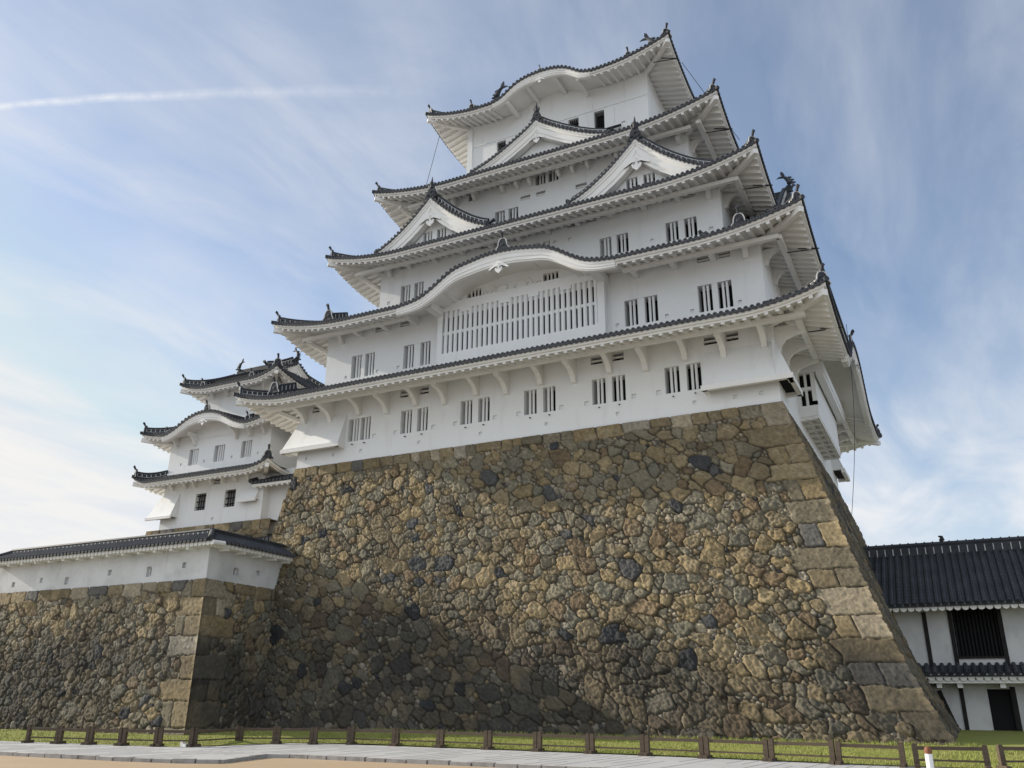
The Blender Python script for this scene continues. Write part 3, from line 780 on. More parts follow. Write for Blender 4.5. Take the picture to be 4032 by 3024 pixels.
# ================================================================== SETTING: ground
NY = 18.45; XC = -12.8
ZG = 1.57
def ground_sheets():
    b = MB(); b.quad((-3000, -3000, ZG-.06), (3000, -3000, ZG-.06), (3000, 3000, ZG-.06), (-3000, 3000, ZG-.06)); structure(b.build('ground', GROUND))
    b = MB(); b.poly([(-60, -23, ZG-.03), (40, -23, ZG-.03), (40, -5.0, ZG-.03), (-60, -5.0, ZG-.03)]); structure(b.build('sand_yard', SAND))
    # paved strip
    pts = [(-34, -16.4), (-27, -17.3), (-20.5, -17.15), (-15.8, -17.0), (-13.9, -16.75), (-12.75, -16.2), (-13.3, -13.9), (-12.6, -13.6), (-4, -13.45), (12, -13.5), (12, -8.9), (2.2, -8.75), (-3, -8.25), (-15, -8.0), (-17.0, -8.6), (-17.7, -11.6), (-18.6, -12.55), (-26, -13.2), (-34, -13.2)]
    b = MB().use(PAVE); top = [(x, y, ZG+.05) for x, y in pts]
    b.poly(top)
    for (p, q) in zip(pts, pts[1:]+pts[:1]): b.quad((*p, ZG-.03), (*q, ZG-.03), (*q, ZG+.05), (*p, ZG+.05))
    structure(b.build('pavement', None))
    # dark joints between paving slabs: thin slots laid 4 mm proud
    j = MB()
    rr = random.Random(3)
    for i in range(120):
        x = -33+i*.42
        for (ya, yb, dx) in ((-13.3, -8.9, .35), (-16.8, -13.5, .35)):
            if ya < -15 and x > -14.2: continue
            if ya > -14 and (x < -12.9): 
                if x < -16.8: continue
            n = 3
            for k in range(n):
                if rr.random() < .30: continue
                y0 = lerp(ya, yb, k/n); y1 = lerp(ya, yb, (k+1)/n)
                j.beam((x+dx*k/n, y0, ZG+.052), (x+dx*(k+1)/n, y1, ZG+.052), .034, .006)
    structure(j.build('paving_joint', KERB))
    # rough kerb stones along the sand edge
    k = MB(); edge = [(-20.5, -17.15), (-15.8, -17.0), (-13.9, -16.75), (-12.75, -16.2), (-13.3, -13.9), (-12.6, -13.62), (-4, -13.47), (12, -13.52)]
    for (p, q) in zip(edge, edge[1:]):
        p, q = Vector((*p, ZG)), Vector((*q, ZG)); L = (q-p).length; n = max(1, int(L/.62))
        for i in range(n):
            a, c = p.lerp(q, (i+.04)/n), p.lerp(q, (i+.96)/n); o = Vector((0, -.07-rr.uniform(0, .03), .0)); h = .045+rr.uniform(0, .03)
            k.beam(a+o+Vector((0, 0, h-.06)), c+o+Vector((0, rr.uniform(-.01, .01), h-.06)), .15, .14)
    structure(k.build('kerb', KERB))
    # lawn bank between the fence and the stone base
    g = MB()
    xs = np.linspace(-42, 16, 117); ys = [(-13.2, 0), (-12, .02), (-10, .05), (-8.35, .05), (-7.2, .12), (-6, .26), (-5, .36), (-3.5, .44), (6, .47), (30, .47)]
    rows = []
    def front(x): return interp(x, [(-42, -13.3), (-26, -13.3), (-18.7, -12.7), (-17.8, -11.7), (-17.1, -8.7), (-15, -8.1), (-3, -8.35), (2, -8.85), (16, -8.95)])
    for v in np.linspace(0, 1, 26):
        r = []
        for x in xs:
            y = lerp(front(x), -2.0, min(1, v*1.08)) if v < .93 else lerp(-2., 30, (v-.93)/.07)
            hh = interp(y, ys) if x > -18 else interp(y, [(-13.3, 0), (-12, .05), (-10, .12), (-8, .2), (-2, .4), (30, .47)])
            r.append((x, y, ZG+.02+hh+.02*math.sin(x*1.7)*math.sin(y*2.1)*min(1, v*4)))
        rows.append(r)
    g.grid(rows); structure(g.build('lawn', GRASSG, smooth=True))
    # blades over the visible bank
    rng = np.random.default_rng(5); n = 28500
    x = rng.uniform(-34, 8, n); v = rng.random(n)**1.1*.85; NT = 26000
    vs_ = np.empty((n, 3, 3))
    for i in range(n):
        y = lerp(front(x[i]), -4.3, v[i])
        if i >= NT:
            x[i] = rng.choice(np.linspace(-16, 5, 40))+rng.normal(0, .12); y = -4.75+rng.normal(0, .08)
        hh = interp(y, ys) if x[i] > -18 else interp(y, [(-13.3, 0), (-12, .05), (-10, .12), (-8, .2), (-2, .4)])
        z = ZG+.02+hh; a = rng.uniform(0, 6.28); hgt = rng.uniform(.03, .085) if i < NT else rng.uniform(.05, .13); w = .012; l = rng.normal(0, .03, 2)
        vs_[i] = ((x[i]-w*math.cos(a), y-w*math.sin(a), z-.01), (x[i]+w*math.cos(a), y+w*math.sin(a), z-.01), (x[i]+l[0], y+l[1], z+hgt))
    me = bpy.data.meshes.new('grass'); me.from_pydata(vs_.reshape(-1, 3).tolist(), [], np.arange(3*n).reshape(-1, 3).tolist()); me.materials.append(BLADE)
    o = bpy.data.objects.new('grass', me); C.objects.link(o); o['kind'] = 'stuff'; tag(o, 'short green grass on the bank at the foot of the stone base', 'grass')
ground_sheets()

# ================================================================== STONE BASES
DPROF = [(1.0, 5.1), (1.95, 4.51), (2.79, 4.10), (3.52, 3.74), (4.5, 3.32), (5.47, 2.97), (6.5, 2.61), (7.58, 2.26), (8.72, 1.90), (10.01, 1.52), (11.3, 1.11), (12.65, .72), (13.64, .36), (14.75, .0)]
zz_ = np.array([p[0] for p in DPROF]); dd_ = np.array([p[1] for p in DPROF])
fine_z = np.linspace(1.2, 14.75, 400); fine_d = np.interp(fine_z, zz_, dd_)
kk = np.hanning(41); kk /= kk.sum(); fine_d = np.convolve(np.r_[[fine_d[0]+ (20-i)*.0 for i in range(20)], fine_d, [fine_d[-1]]*20], kk, 'valid')
fine_d[:25] = np.interp(fine_z[:25], zz_, dd_)
arc_ = np.r_[0, np.cumsum(np.hypot(np.diff(fine_z), np.diff(fine_d)))]
SH = arc_[-1]
def base_prof(v):
    z = np.interp(v, arc_, fine_z); d = np.interp(v, arc_, fine_d); dl = (np.interp(v+.05, arc_, fine_d)-np.interp(v-.05, arc_, fine_d)); zl = (np.interp(v+.05, arc_, fine_z)-np.interp(v-.05, arc_, fine_z))
    n = np.hypot(dl, zl)+1e-9; return z, d, zl/n, -dl/n      # outward comp, upward comp
XW = -25.62
def map_south(U, V):
    z, d, no, nz_ = base_prof(V)
    x = np.maximum(d-U, XW)
    k = np.clip(U/.25, 0, 1)
    P = np.stack([x, -d, z], -1); Nn = np.stack([(1-k)*no, -no, nz_], -1)
    return P, Nn
def map_east(U, V):
    z, d, no, nz_ = base_prof(V); y = np.minimum(-d+U, NY+d)
    k = np.clip(U/.25, 0, 1)
    return np.stack([d, y, z], -1), np.stack([no, -(1-k)*no, nz_], -1)
def weather_shade_main(U, V): return np.clip((5.8-V+.20*np.maximum(0, U-7))/3.2, 0, 1)*(.66+.34*np.clip((U-3)/9, 0, 1))  # weathered foot; extra darkening leftwards paints the cast shadow into the colour
CC = corner_courses(SH, 77); b = newb()
Uf, Vf, zf, cf = stone_field(25.7+4.9, SH, .036, 21, courses=CC, par=0, weather_shade=weather_shade_main)
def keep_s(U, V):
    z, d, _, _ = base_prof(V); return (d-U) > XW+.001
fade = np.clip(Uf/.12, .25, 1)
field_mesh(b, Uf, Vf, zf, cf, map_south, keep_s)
Uf, Vf, zf, cf = stone_field(NY+10, SH, .055, 22, courses=CC, par=1, weather_shade=lambda U, V: .55+0*U)  # east face evenly darkened: its shade is painted into the stone colour
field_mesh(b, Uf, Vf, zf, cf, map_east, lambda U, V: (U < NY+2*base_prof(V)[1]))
# plain north and west backs
def plain(b, pts, col=(.2, .16, .11)):
    p = np.array(pts, float); k = sum(len(a) for a in b['v']); b['v'].append(p); b['f'].append(np.array([[0, 1, 2, 3]])+k); b['c'].append(np.tile(col, (4, 1)))
plain(b, [(4.5, NY+4.5, 1.4), (XW, NY+4.5, 1.4), (XW, NY, 14.7), (0, NY, 14.7)]); plain(b, [(XW, NY+4.5, 1.4), (XW, -4.7, 1.4), (XW, 0, 14.7), (XW, NY, 14.7)])
plain(b, [(0, .05, 14.7), (0, NY, 14.7), (XW, NY, 14.7), (XW, .05, 14.7)])
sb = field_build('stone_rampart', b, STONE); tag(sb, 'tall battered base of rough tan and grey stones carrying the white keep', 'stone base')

# rampart at the left
RX, RY, RZ = -24.36, -6.55, 8.08; RB = 1.3
RD = [(1.2, 2.32), (2.5, 1.85), (4., 1.30), (6., .62), (8.08, 0.)]
rz_ = np.array([p[0] for p in RD]); rd_ = np.array([p[1] for p in RD]); fz2 = np.linspace(1.2, 8.08, 200); fd2 = np.interp(fz2, rz_, rd_)
ar2 = np.r_[0, np.cumsum(np.hypot(np.diff(fz2), np.diff(fd2)))]; RH = ar2[-1]
def rprof(v):
    z = np.interp(v, ar2, fz2); d = np.interp(v, ar2, fd2); return z, d, np.full_like(z, .95), np.full_like(z, .3)
RL = -39.6
def map_rs(U, V):
    z, d, no, nz_ = rprof(V); x = RX+d-U; k = np.clip(U/.25, 0, 1)
    return np.stack([x, RY-d, z], -1), np.stack([(1-k)*no, -no, nz_], -1)
def map_re(U, V):
    z, d, no, nz_ = rprof(V); y = RY-d+U; k = np.clip(U/.25, 0, 1)
    return np.stack([RX+d, y, z], -1), np.stack([no, -(1-k)*no, nz_], -1)
CR = corner_courses(RH, 78); b = newb()
Uf, Vf, zf, cf = stone_field(17.8, RH, .042, 31, courses=CR, par=0, weather_shade=lambda U, V: np.clip((6.9-V)/3.2, 0, 1)*np.clip((U-1)/4, .4, 1)); field_mesh(b, Uf, Vf, zf, cf, map_rs)  # south face darker low down and away from the corner
Uf, Vf, zf, cf = stone_field(8., RH, .05, 32, courses=CR, par=1, weather_shade=lambda U, V: np.clip((6.4-V)/3., 0, 1)*.95); field_mesh(b, Uf, Vf, zf, cf, map_re)  # return face darker low down: grime plus shade painted into the colour
plain(b, [(RX, RY, 8.05), (RX, -1, 8.05), (RL, -1, 8.05), (RL, RY, 8.05)]); plain(b, [(RL-2.3, -1, 1.2), (RL-2.3, RY-2.3, 1.2), (RL, RY, 8.05), (RL, -1, 8.05)])
o = field_build('stone_rampart', b, STONE); tag(o, 'lower stone rampart with squared corner blocks under the long tile-capped white wall', 'rampart')

# ================================================================== MAIN KEEP
keep = empty('castle_keep', (XC, NY/2, 14.75), 'large white castle keep with five tiers of dark tiled roofs on the tall stone base', 'castle')
W1 = (-25.6, 0., 0., NY); W2 = (-25.24, -.36, 1.28, NY-1.0); W3 = (-23.25, -2.35, 3.32, NY-3.2); W4 = (-21.42, -4.18, 4.86, NY-4.8); W5 = (-18.98, -6.62, 6.06, NY-6.0)
def grow(W, e): return (W[0]-e, W[1]+e, W[2]-e, W[3]+e)
E1, E2, E3, E4, E5 = 2.57, 2.29, 2.40, 2.32, 2.03
# undulating eave on the second roof (south), first roof (east), top roof (south)
fk2 = smooth_interp([(0, 1.86), (.9, 1.80), (1.8, 1.64), (2.5, 1.50), (3.0, 1.26), (3.5, .92), (4.0, .58), (4.6, .25), (5.3, .09), (6.2, 0), (14, 0)], 400)
fk5 = smooth_interp([(0, 1.22), (.8, 1.16), (1.5, .98), (2.1, .62), (2.5, .28), (2.9, .10), (3.4, 0), (14, 0)], 400)
fk1 = smooth_interp([(0, 2.1), (.9, 2.0), (1.8, 1.72), (2.6, 1.25), (3.3, .72), (4.0, .28), (4.8, .06), (5.4, 0), (14, 0)], 400)
O1, O2, O3, O4, O5 = grow(W1, E1), grow(W2, E2), grow(W3, E3), grow(W4, E4), grow(W5, E5)
R1 = Roof(O1, W2, W1, 17.98, .62, 1.55, {'E': (9.22+E1, fk1)})
R2 = Roof(O2, W3, W2, 22.60, .80, 1.75, {'S': (XC-O2[0], fk2)})
R3 = Roof(O3, W4, W3, 27.33, .85, 1.55)
R4 = Roof(O4, W5, W4, 32.30, .85, 1.45)
ctr5 = (-17.6, -8.0, 8.0, NY-8.0)
R5 = Roof(O5, ctr5, W5, 38.36, .85, 2.3, {'S': (XC-O5[0], fk5)})
# walls and openings
h = []
for i, (a, c) in enumerate(((-22.27, -20.84), (-18.94, -17.29), (-15.38, -13.72), (-11.85, -10.19), (-8.34, -6.71), (-4.86, -3.22))):
    h.append(window_pair(keep, a, c, 15.86, 17.10, 0, shut=((.9, .3), (.15, .1), (.15, .15), (.1, .1), (0, 0), (0, 0))[i]))
for (a, c) in ((-24.85, -24.35), (-19.05, -18.55), (-17.85, -17.3), (-8.37, -7.79), (-7.30, -6.73), (-3.0, -2.4), (-2.04, -1.48)): h.append(vent(keep, a, c, 17.84, 18.24, 0))
for x in (-20.57, -19.23, -16.95, -15.66, -13.44, -12.15, -9.9, -8.62, -6.33, -5.17): h.append(loophole(keep, x, 15.98, 0, .23, .22))
for x in (-24.96, -23.15, -21.36, -17.77, -14.22, -10.68, -7.14, -3.6, -1.85, -.76): h.append(loophole(keep, x, 15.27, 0, .17, .18))
walls('storey_wall', keep, *W1, 14.70, 18.9, h)
h = []
for i, (a, c) in enumerate(((-23.41, -21.83), (-19.88, -18.14), (-7.03, -5.36), (-3.40, -1.81))):
    h.append(window_pair(keep, a, c, 20.05, 21.42, 1.28, shut=((.3, .1), (.2, .2), (0, 0), (0, 0))[i]))
for (a, c) in ((-21.9, -21.34), (-20.2, -19.6), (-3.32, -2.73), (-2.3, -1.75)): h.append(vent(keep, a, c, 22.62, 22.92, 1.28))
for x in (-23.75, -20.2, -21.6, -4.95, -3.72, -1.5, -7.42): h.append(loophole(keep, x, 20.2, 1.28, .18, .2))
walls('storey_wall', keep, *W2, 19.0, 23.6, h)
h = []
for i, (a, c) in enumerate(((-21.75, -20.14), (-12.9, -11.9), (-8.96, -7.34), (-5.30, -3.66))):
    z0, z1 = (25.30, 26.42) if i != 1 else (26.2, 27.1)
    h.append(window_pair(keep, a, c, z0, z1, 3.32, shut=((.2, .1), (0, 0), (1, 0), (0, 0))[i], wop=.63 if i != 1 else .4))
for (a, c) in ((-21.85, -21.35), (-16.35, -15.8), (-14.2, -13.6), (-10.79, -10.27), (-9.77, -9.12), (-4.26, -3.63)): h.append(vent(keep, a, c, 27.60, 27.92, 3.32))
for x, z in ((-10.7, 26.85), (-6.05, 25.6), (-2.95, 25.5), (-11.6, 26.9), (-22.6, 25.5)): h.append(loophole(keep, x, z, 3.32, .2, .2))
walls('storey_wall', keep, *W3, 23.8, 28.3, h)
h = []
h.append(window_pair(keep, -13.50, -11.98, 32.0, 32.95, 4.86)); h.append(window_pair(keep, -16.22, -14.64, 29.85, 30.90, 4.86))
for (a, c, z0, z1) in ((-14.48, -13.84, 31.24, 31.52), (-13.46, -12.83, 31.24, 31.52), (-10.9, -10.2, 31.0, 31.3), (-16.3, -15.86, 32.8, 32.98), (-9.82, -9.2, 32.76, 32.98), (-5.36, -4.8, 32.76, 32.98)): h.append(vent(keep, a, c, z0, z1, 4.86))
h.append(window_pair(keep, -18.1, -17.5, 32.2, 32.95, 4.86, single=True))
walls('storey_wall', keep, *W4, 28.5, 33.3, h)
h = []
for (a, c) in ((-16.8, -16.14), (-11.76, -11.08), (-10.06, -9.40)):
    bb = MB().use(PLASTER); reveal(bb, a, c, 35.3, 36.97, 6.06, .5); bb.use(DARK); bb.quad((a, 6.56, 35.3), (c, 6.56, 35.3), (c, 6.56, 36.97), (a, 6.56, 36.97))
    w = bb.build('window', None, keep); gb = MB()
    for k in range(5): gb.box(lerp(a, c, (k+.5)/5)-.02, lerp(a, c, (k+.5)/5)+.02, 6.22, 6.26, 35.3, 36.97)
    gb.build('bars', LATT, w); h.append((a, c, 35.3, 36.97))
for x, z in ((-18.0, 35.4), (-8.2, 35.6)): h.append(loophole(keep, x, z, 6.06, .25, .2))
walls('storey_wall', keep, *W5, 33.5, 40.2, h)
tr = MB()
for (a, c) in ((-19.0, -6.6),): tr.box(a+.05, c-.05, 6.02, 6.06, 37.08, 37.14)
for x in (-17.9, -14.9, -13.2, -11.85, -10.15, -8.3): tr.box(x-.02, x+.02, 6.035, 6.06, 37.14, 37.75)
tr.box(-18.98, -18.6, 6.0, 6.06, 34, 38.6); tr.box(-18.60, -18.55, 6.03, 6.06, 34, 37.08)
for (a, c) in ((-16.12, -15.5), (-11.06, -10.45), (-9.38, -8.75), (-12.4, -11.78)): tr.box(a, c, 6.01, 6.06, 35.0, 36.9)
tr.build('wall_trim', PLASTER, keep)
sl = MB(); sl.beam((-10.3, 5.7, 35.2), (-8.3, 5.9, 35.35), .10, .12); sl.build('balcony_rail', BEAM, keep)

# brackets
for i, x in enumerate((-25.25, -23.43, -21.57, -19.79, -17.99, -16.26, -14.43, -12.76, -10.91, -9.19, -7.41, -5.67, -3.85, -2.14, -.40)):
    bracket_at(keep, 0, x, 17.20 if i % 2 == 0 else 17.02, 18.3, 1.26)
for x in (-24.15, -22.83, -20.97, -19.09, -6.30, -4.37, -2.51, -1.01):
    bracket_at(keep, 1.28, x, 22.28 if x in (-24.15, -1.01) else 22.5, 22.95, 1.15, kind='curved' if x in (-24.15, -1.01) else 'stub')
for x in (-22.5, -21.1, -19.28, -17.38, -15.5, -13.7, -11.9, -10.1, -8.2, -6.35, -4.5, -2.9):
    bracket_at(keep, 3.32, x, 27.15 if x in (-22.5, -2.9) else 27.45, 27.85, 1.15, kind='curved' if x in (-22.5, -2.9) else 'stub')
for x in (-20.6, -19., -17.54, -15.58, -14.59, -13.73, -11.83, -10.95, -9.99, -8.2, -6.4, -4.61):
    bracket_at(keep, 4.86, x, 32.05, 32.85, .55, w=.18, kind='stub')
def bracket_east(x, y, zb, zt, reach):
    b = MB(); prof = [(0, zb), (.16, zb+.03), (.24, zb+.32), (.42, zb+.52), (.78, zb+.66), (reach, zb+.72), (reach, zt), (0, zt)]
    b.prism([(x+a, y-.1, z) for a, z in prof], (0, .2, 0)); b.build('bracket', TRIM, keep)
for y in (.4, 2.2, 4.2, 14.2, 16., 17.8): bracket_east(0, y, 17.1, 18.25, 1.26)
for y in (2.0, 4.2, 6.4, 9, 12, 15): bracket_east(W2[1], y, 22.1, 22.9, 1.15)
for y in (4.2, 6.4, 9, 12): bracket_east(W3[1], y, 26.95, 27.7, 1.2)
for y in (5.6, 7.6, 9.6, 11.6): bracket_east(W4[1], y, 31.85, 32.6, 1.2)

# roofs
r1 = R1.build(keep); r2 = R2.build(keep, purlin=1.30); r3 = R3.build(keep, purlin=1.35); r4 = R4.build(keep, purlin=1.35); r5 = R5.build(keep, purlin=None)
for r, nm in ((r1, 'lowest'), (r2, 'second'), (r3, 'third'), (r4, 'fourth'), (r5, 'topmost')): r['label'] = nm + ' tier of dark tiled roof with white eaves'
k2 = karahafu(keep, R2, 'S', 6.15, fk2, 22.60, 'S', pend=.66); k2['label'] = 'large undulating white gable above the barred bay window'
k1 = karahafu(keep, R1, 'E', 5.3, fk1, 17.98, 'E', pend=.9); k1['label'] = 'undulating white gable on the right-hand face'
k5 = karahafu(keep, R5, 'S', 3.3, fk5, 38.36, 'S', scale=.62, pend=.4, beams=(-2.4, -1.0, .9, 2.4)); k5['label'] = 'small undulating gable in the top eave'
# crests and short ridges ending near the eaves
onigawara(k2, (XC+.15, O2[2]+.12, 24.62), (0, -1), .36, .62); onigawara(k5, (XC, O5[2]+.12, 39.72), (0, -1), .14, .22)
onigawara(k1, (O1[1]-.1, 9.22, 20.25), (1, 0), .4, .6)
for (x, y, z, rf) in ((-23.75, O2[2]+.35, 22.98, r2), (-.85, O2[2]+.35, 22.98, r2), (-25.7, O1[2]+.35, 18.45, r1), (-17.75, O5[2]+.3, 38.66, r5), (-7.15, O5[2]+.3, 38.66, r5)):
    short_ridge(rf, (x, y, z), (0, -1), 1.6, .45, .36 if rf is not r5 else .26, .60 if rf is not r5 else .42)
# dormer gables
gp3 = [(0, 3.18), (.5, 2.68), (.9, 2.28), (1.4, 1.82), (1.9, 1.42), (2.6, .92), (3.2, .58), (3.8, .34), (4.2, .24)]
for xg, hl in ((-18.55, 3.75), (-6.05, 3.85)):
    g = gable(keep, Matrix.Translation((xg, O3[2]+.30, 27.36)), hl, gp3, 3.9, crest=.95, pend=.85, floor=lambda x, y, xg=xg: R3.ztop('S', xg+x-O3[0], .30+y)-27.36+.04)
    g['label'] = ('left' if xg < -10 else 'right') + ' of the twin pointed white gables on the third roof'
gp4 = [(0, 2.72), (.5, 2.32), (1., 1.98), (1.8, 1.48), (2.6, 1.04), (3.4, .66), (4.3, .36), (4.8, .26)]
g = gable(keep, Matrix.Translation((-12.5, O4[2]+.30, 32.32)), 4.35, gp4, 3.6, wins=False, crest=.85, barge=.48, pend=.6, floor=lambda x, y: R4.ztop('S', -12.5+x-O4[0], .30+y)-32.32+.04)
g['label'] = 'single pointed white gable in the middle of the fourth roof'
# big hip-and-gable ends on the second roof (east, and its twin west)
gpE = [(0, 6.9), (1, 6.1), (2, 5.2), (3, 4.3), (4.2, 3.3), (5.4, 2.4), (6.6, 1.65), (7.6, 1.2)]
for sgn, x, rz in ((1, -.35, math.pi/2),):
    T = Matrix.Translation((x+sgn*.9, NY/2, 22.95)) @ Matrix.Rotation(rz, 4, 'Z')
    g = gable(keep, T, 7.2, gpE, 3.9, wins=False, crest=0, barge=.8, pend=1.1, floor=lambda x, y: R2.ztop('E', min(max(NY/2+x-O2[2], 0), O2[3]-O2[2]), max(0, 1.03+y))-22.95+.04)
    dolphin(g, (x+sgn*.9-sgn*.3, NY/2, 22.95+7.2), (sgn, 0), 1.35)
# top roof ridge with a fish at each end
tp = MB().use(TILE)
yr = NY/2; zr = 42.2
for sg, ya in ((-1, ctr5[2]), (1, ctr5[3])):
    rows = []
    for v in np.linspace(0, 1, 6): rows.append([(x, lerp(ya, yr, v), lerp(R5.zmid+R5.rise, zr, v**1.1)) for x in np.linspace(-19.0, -6.6, 12)])
    tp.grid(rows)
    for x in np.linspace(-18.9, -6.7, 46): tp.tube([(x, lerp(ya, yr, v), lerp(R5.zmid+R5.rise, zr, v**1.1)+.05) for v in (0, .5, 1)], .08, 6)
tp.box(-18.9, -6.7, yr-.2, yr+.2, zr-.1, zr+.55); tp.tube([(-18.9, yr, zr+.6), (-6.7, yr, zr+.6)], .13, 8)
tp.poly([(-18.6, ctr5[2], 40.6), (-18.6, ctr5[3], 40.6), (-18.6, yr, zr)]); tp.poly([(-7., ctr5[2], 40.6), (-7., ctr5[3], 40.6), (-7., yr, zr)])
tpo = tp.build('top_ridge', None, r5)
dolphin(r5, (-18.35, yr, zr+.6), (-1, 0), 1.75); dolphin(r5, (-7.15, yr, zr+.6), (1, 0), 1.75)

# barred bay window under the undulating gable
LX0, LX1, LY = -17.45, -7.88, .83
b = MB().use(PLASTER)
b.box(LX0, LX1, LY, 1.28, 19.2, 20.27)                    # sill wall
b.box(LX0, LX0+.30, LY, 1.28, 20.27, 22.98); b.box(LX1-.36, LX1, LY, 1.28, 20.27, 22.98)
b.box(LX0+.30, LX1-.36, LY+.03, 1.28, 22.72, 23.25)       # head
for x in (-15.75, -13.45, -11.75, -9.95): b.box(x-.30, x+.30, LY+.015, LY+.3, 22.52, 22.74)
b.use(DARK); b.box(LX0+.3, LX1-.36, 1.19, 1.26, 20.27, 22.72)
b.use(SHUTTER)
for k in range(11):
    if k % 2 == 0: b.box(LX0+.3+k*.81, LX0+.3+k*.81+.62, 1.08, 1.12, 20.27, 21.42)
bay = b.build('bay_window', None, keep)
c = MB(); n = 30
for k in range(n):
    x = lerp(LX0+.30, LX1-.36, (k+.62)/n); bar(c, x, LY+.12, 20.27, 22.73, .104)
c.box(LX0+.3, LX1-.36, LY+.10, LY+.22, 21.38, 21.54)
c.build('bars', PLASTER, bay)
# tympanum wall inside the undulating gable
ty = MB().use(PLASTER); xs = np.linspace(-4.9, 4.9, 60)
hol = [(-2.95, -2.1), (1.55, 2.4)]
zl, zh = 23.22, 23.75
cuts = sorted(set([float(x) for x in xs]+[v for p in hol for v in p]))
for a, e in zip(cuts, cuts[1:]):
    ta, te = 22.5+fk2(a)+.1, 22.5+fk2(e)+.1
    if any(p[0]-1e-6 <= a and e <= p[1]+1e-6 for p in hol):
        ty.quad((XC+a, 1.0, 22.4), (XC+e, 1.0, 22.4), (XC+e, 1.0, zl), (XC+a, 1.0, zl)); ty.quad((XC+a, 1.0, zh), (XC+e, 1.0, zh), (XC+e, 1.0, te), (XC+a, 1.0, ta))
    else: ty.quad((XC+a, 1.0, 22.4), (XC+e, 1.0, 22.4), (XC+e, 1.0, te), (XC+a, 1.0, ta))
for s in (-1, 1):   # carved frog-leg strut relief
    ty.use(TRIM)
    ty.tube([(XC-.3+s*(.55+.35*math.cos(a)), .97, 23.35+.3*math.sin(a)) for a in np.linspace(0, 6.28, 14)], .05, 6)
    ty.tube([(XC-.3+s*(.9+.8*q), .97, 23.5+.15*math.sin(q*9)-.2*q) for q in np.linspace(0, 1, 10)], [.10-.006*i for i in range(10)], 6)
for x in (-3.6, -1.2, 1.3, 3.7): ty.use(TRIM).box(XC+x-.14, XC+x+.14, -.55, 1.0, 22.55+fk2(x)-.28, 22.55+fk2(x)-.02)
to = ty.build('gable_wall', None, k2)
for p in hol:
    bb = MB().use(PLASTER); reveal(bb, XC+p[0], XC+p[1], zl, zh, 1.0, .26); bb.use(DARK); bb.quad((XC+p[0], 1.26, zl), (XC+p[1], 1.26, zl), (XC+p[1], 1.26, zh), (XC+p[0], 1.26, zh)); bb.use(TRIM)
    for k in (1, 2, 3): bar(bb, XC+lerp(p[0], p[1], k/4), 1.12, zl, zh, .055)
    bb.build('window', None, k2)
# big posts/corbels either side of the bay
for x in (LX0+.1, LX1-.1):
    b = MB(); b.box(x-.22, x+.22, -.35, 1.28, 22.50, 22.9); b.build('bay_corbel', TRIM, keep)

# stone-dropping chutes at the corners
def drop(x0, x1, south=True, yy=0., zt=17.45, zb=15.72, out=.62, side=None):
    b = MB().use(PLASTER)
    # flared panel on the south face
    b.hexa([(x0, yy-out, zb), (x1, yy-out, zb), (x1, yy+.02, zb), (x0, yy+.02, zb), (x0 if side != 'W' else x0+out, yy-.03, zt), (x1 if side != 'E' else x1-out, yy-.03, zt), (x1 if side != 'E' else x1-out, yy+.02, zt), (x0 if side != 'W' else x0+out, yy+.02, zt)])
    b.use(TRIM); b.box(x0-.06, x1+.06, yy-out-.04, yy-out+.16, zb-.2, zb+.03)
    b.box(x0-.0, x0+.2, yy-out, yy, zb-.2, zb); b.box(x1-.2, x1, yy-out, yy, zb-.2, zb)
    b.use(DARK); b.quad((x0+.2, yy-out+.16, zb-.03), (x1-.2, yy-out+.16, zb-.03), (x1-.2, yy, zb-.03), (x0+.2, yy, zb-.03))
    return b.build('stone_chute', None, keep)
drop(-26.22, -22.42, side='W'); drop(-3.07, .62, side='E')
# east and west returns of the chutes
for (xs_, y0, y1) in ((0, -.6, 1.9), (0, 16.6, NY+.6)):
    b = MB().use(PLASTER); b.hexa([(xs_-.02, y0, 15.72), (xs_+.62, y0, 15.72), (xs_+.62, y1, 15.72), (xs_-.02, y1, 15.72), (xs_-.02, y0, 17.45), (xs_+.03, max(y0, .0), 17.45), (xs_+.03, y1, 17.45), (xs_-.02, y1, 17.45)])
    b.use(TRIM); b.box(xs_+.46, xs_+.66, y0-.04, y1+.04, 15.52, 15.75); b.box(xs_, xs_+.62, y1-.2, y1, 15.52, 15.72)
    b.use(DARK); b.quad((xs_, y0+.2, 15.69), (xs_+.46, y0+.2, 15.69), (xs_+.46, y1-.2, 15.69), (xs_, y1-.2, 15.69))
    b.build('stone_chute', None, keep)
b = MB().use(PLASTER); b.hexa([(-26.22, -.6, 15.72), (-25.58, -.6, 15.72), (-25.58, 2.6, 15.72), (-26.22, 2.6, 15.72), (-25.63, 0, 17.45), (-25.58, 0, 17.45), (-25.58, 2.6, 17.45), (-25.63, 2.6, 17.45)]); b.build('stone_chute', None, keep)

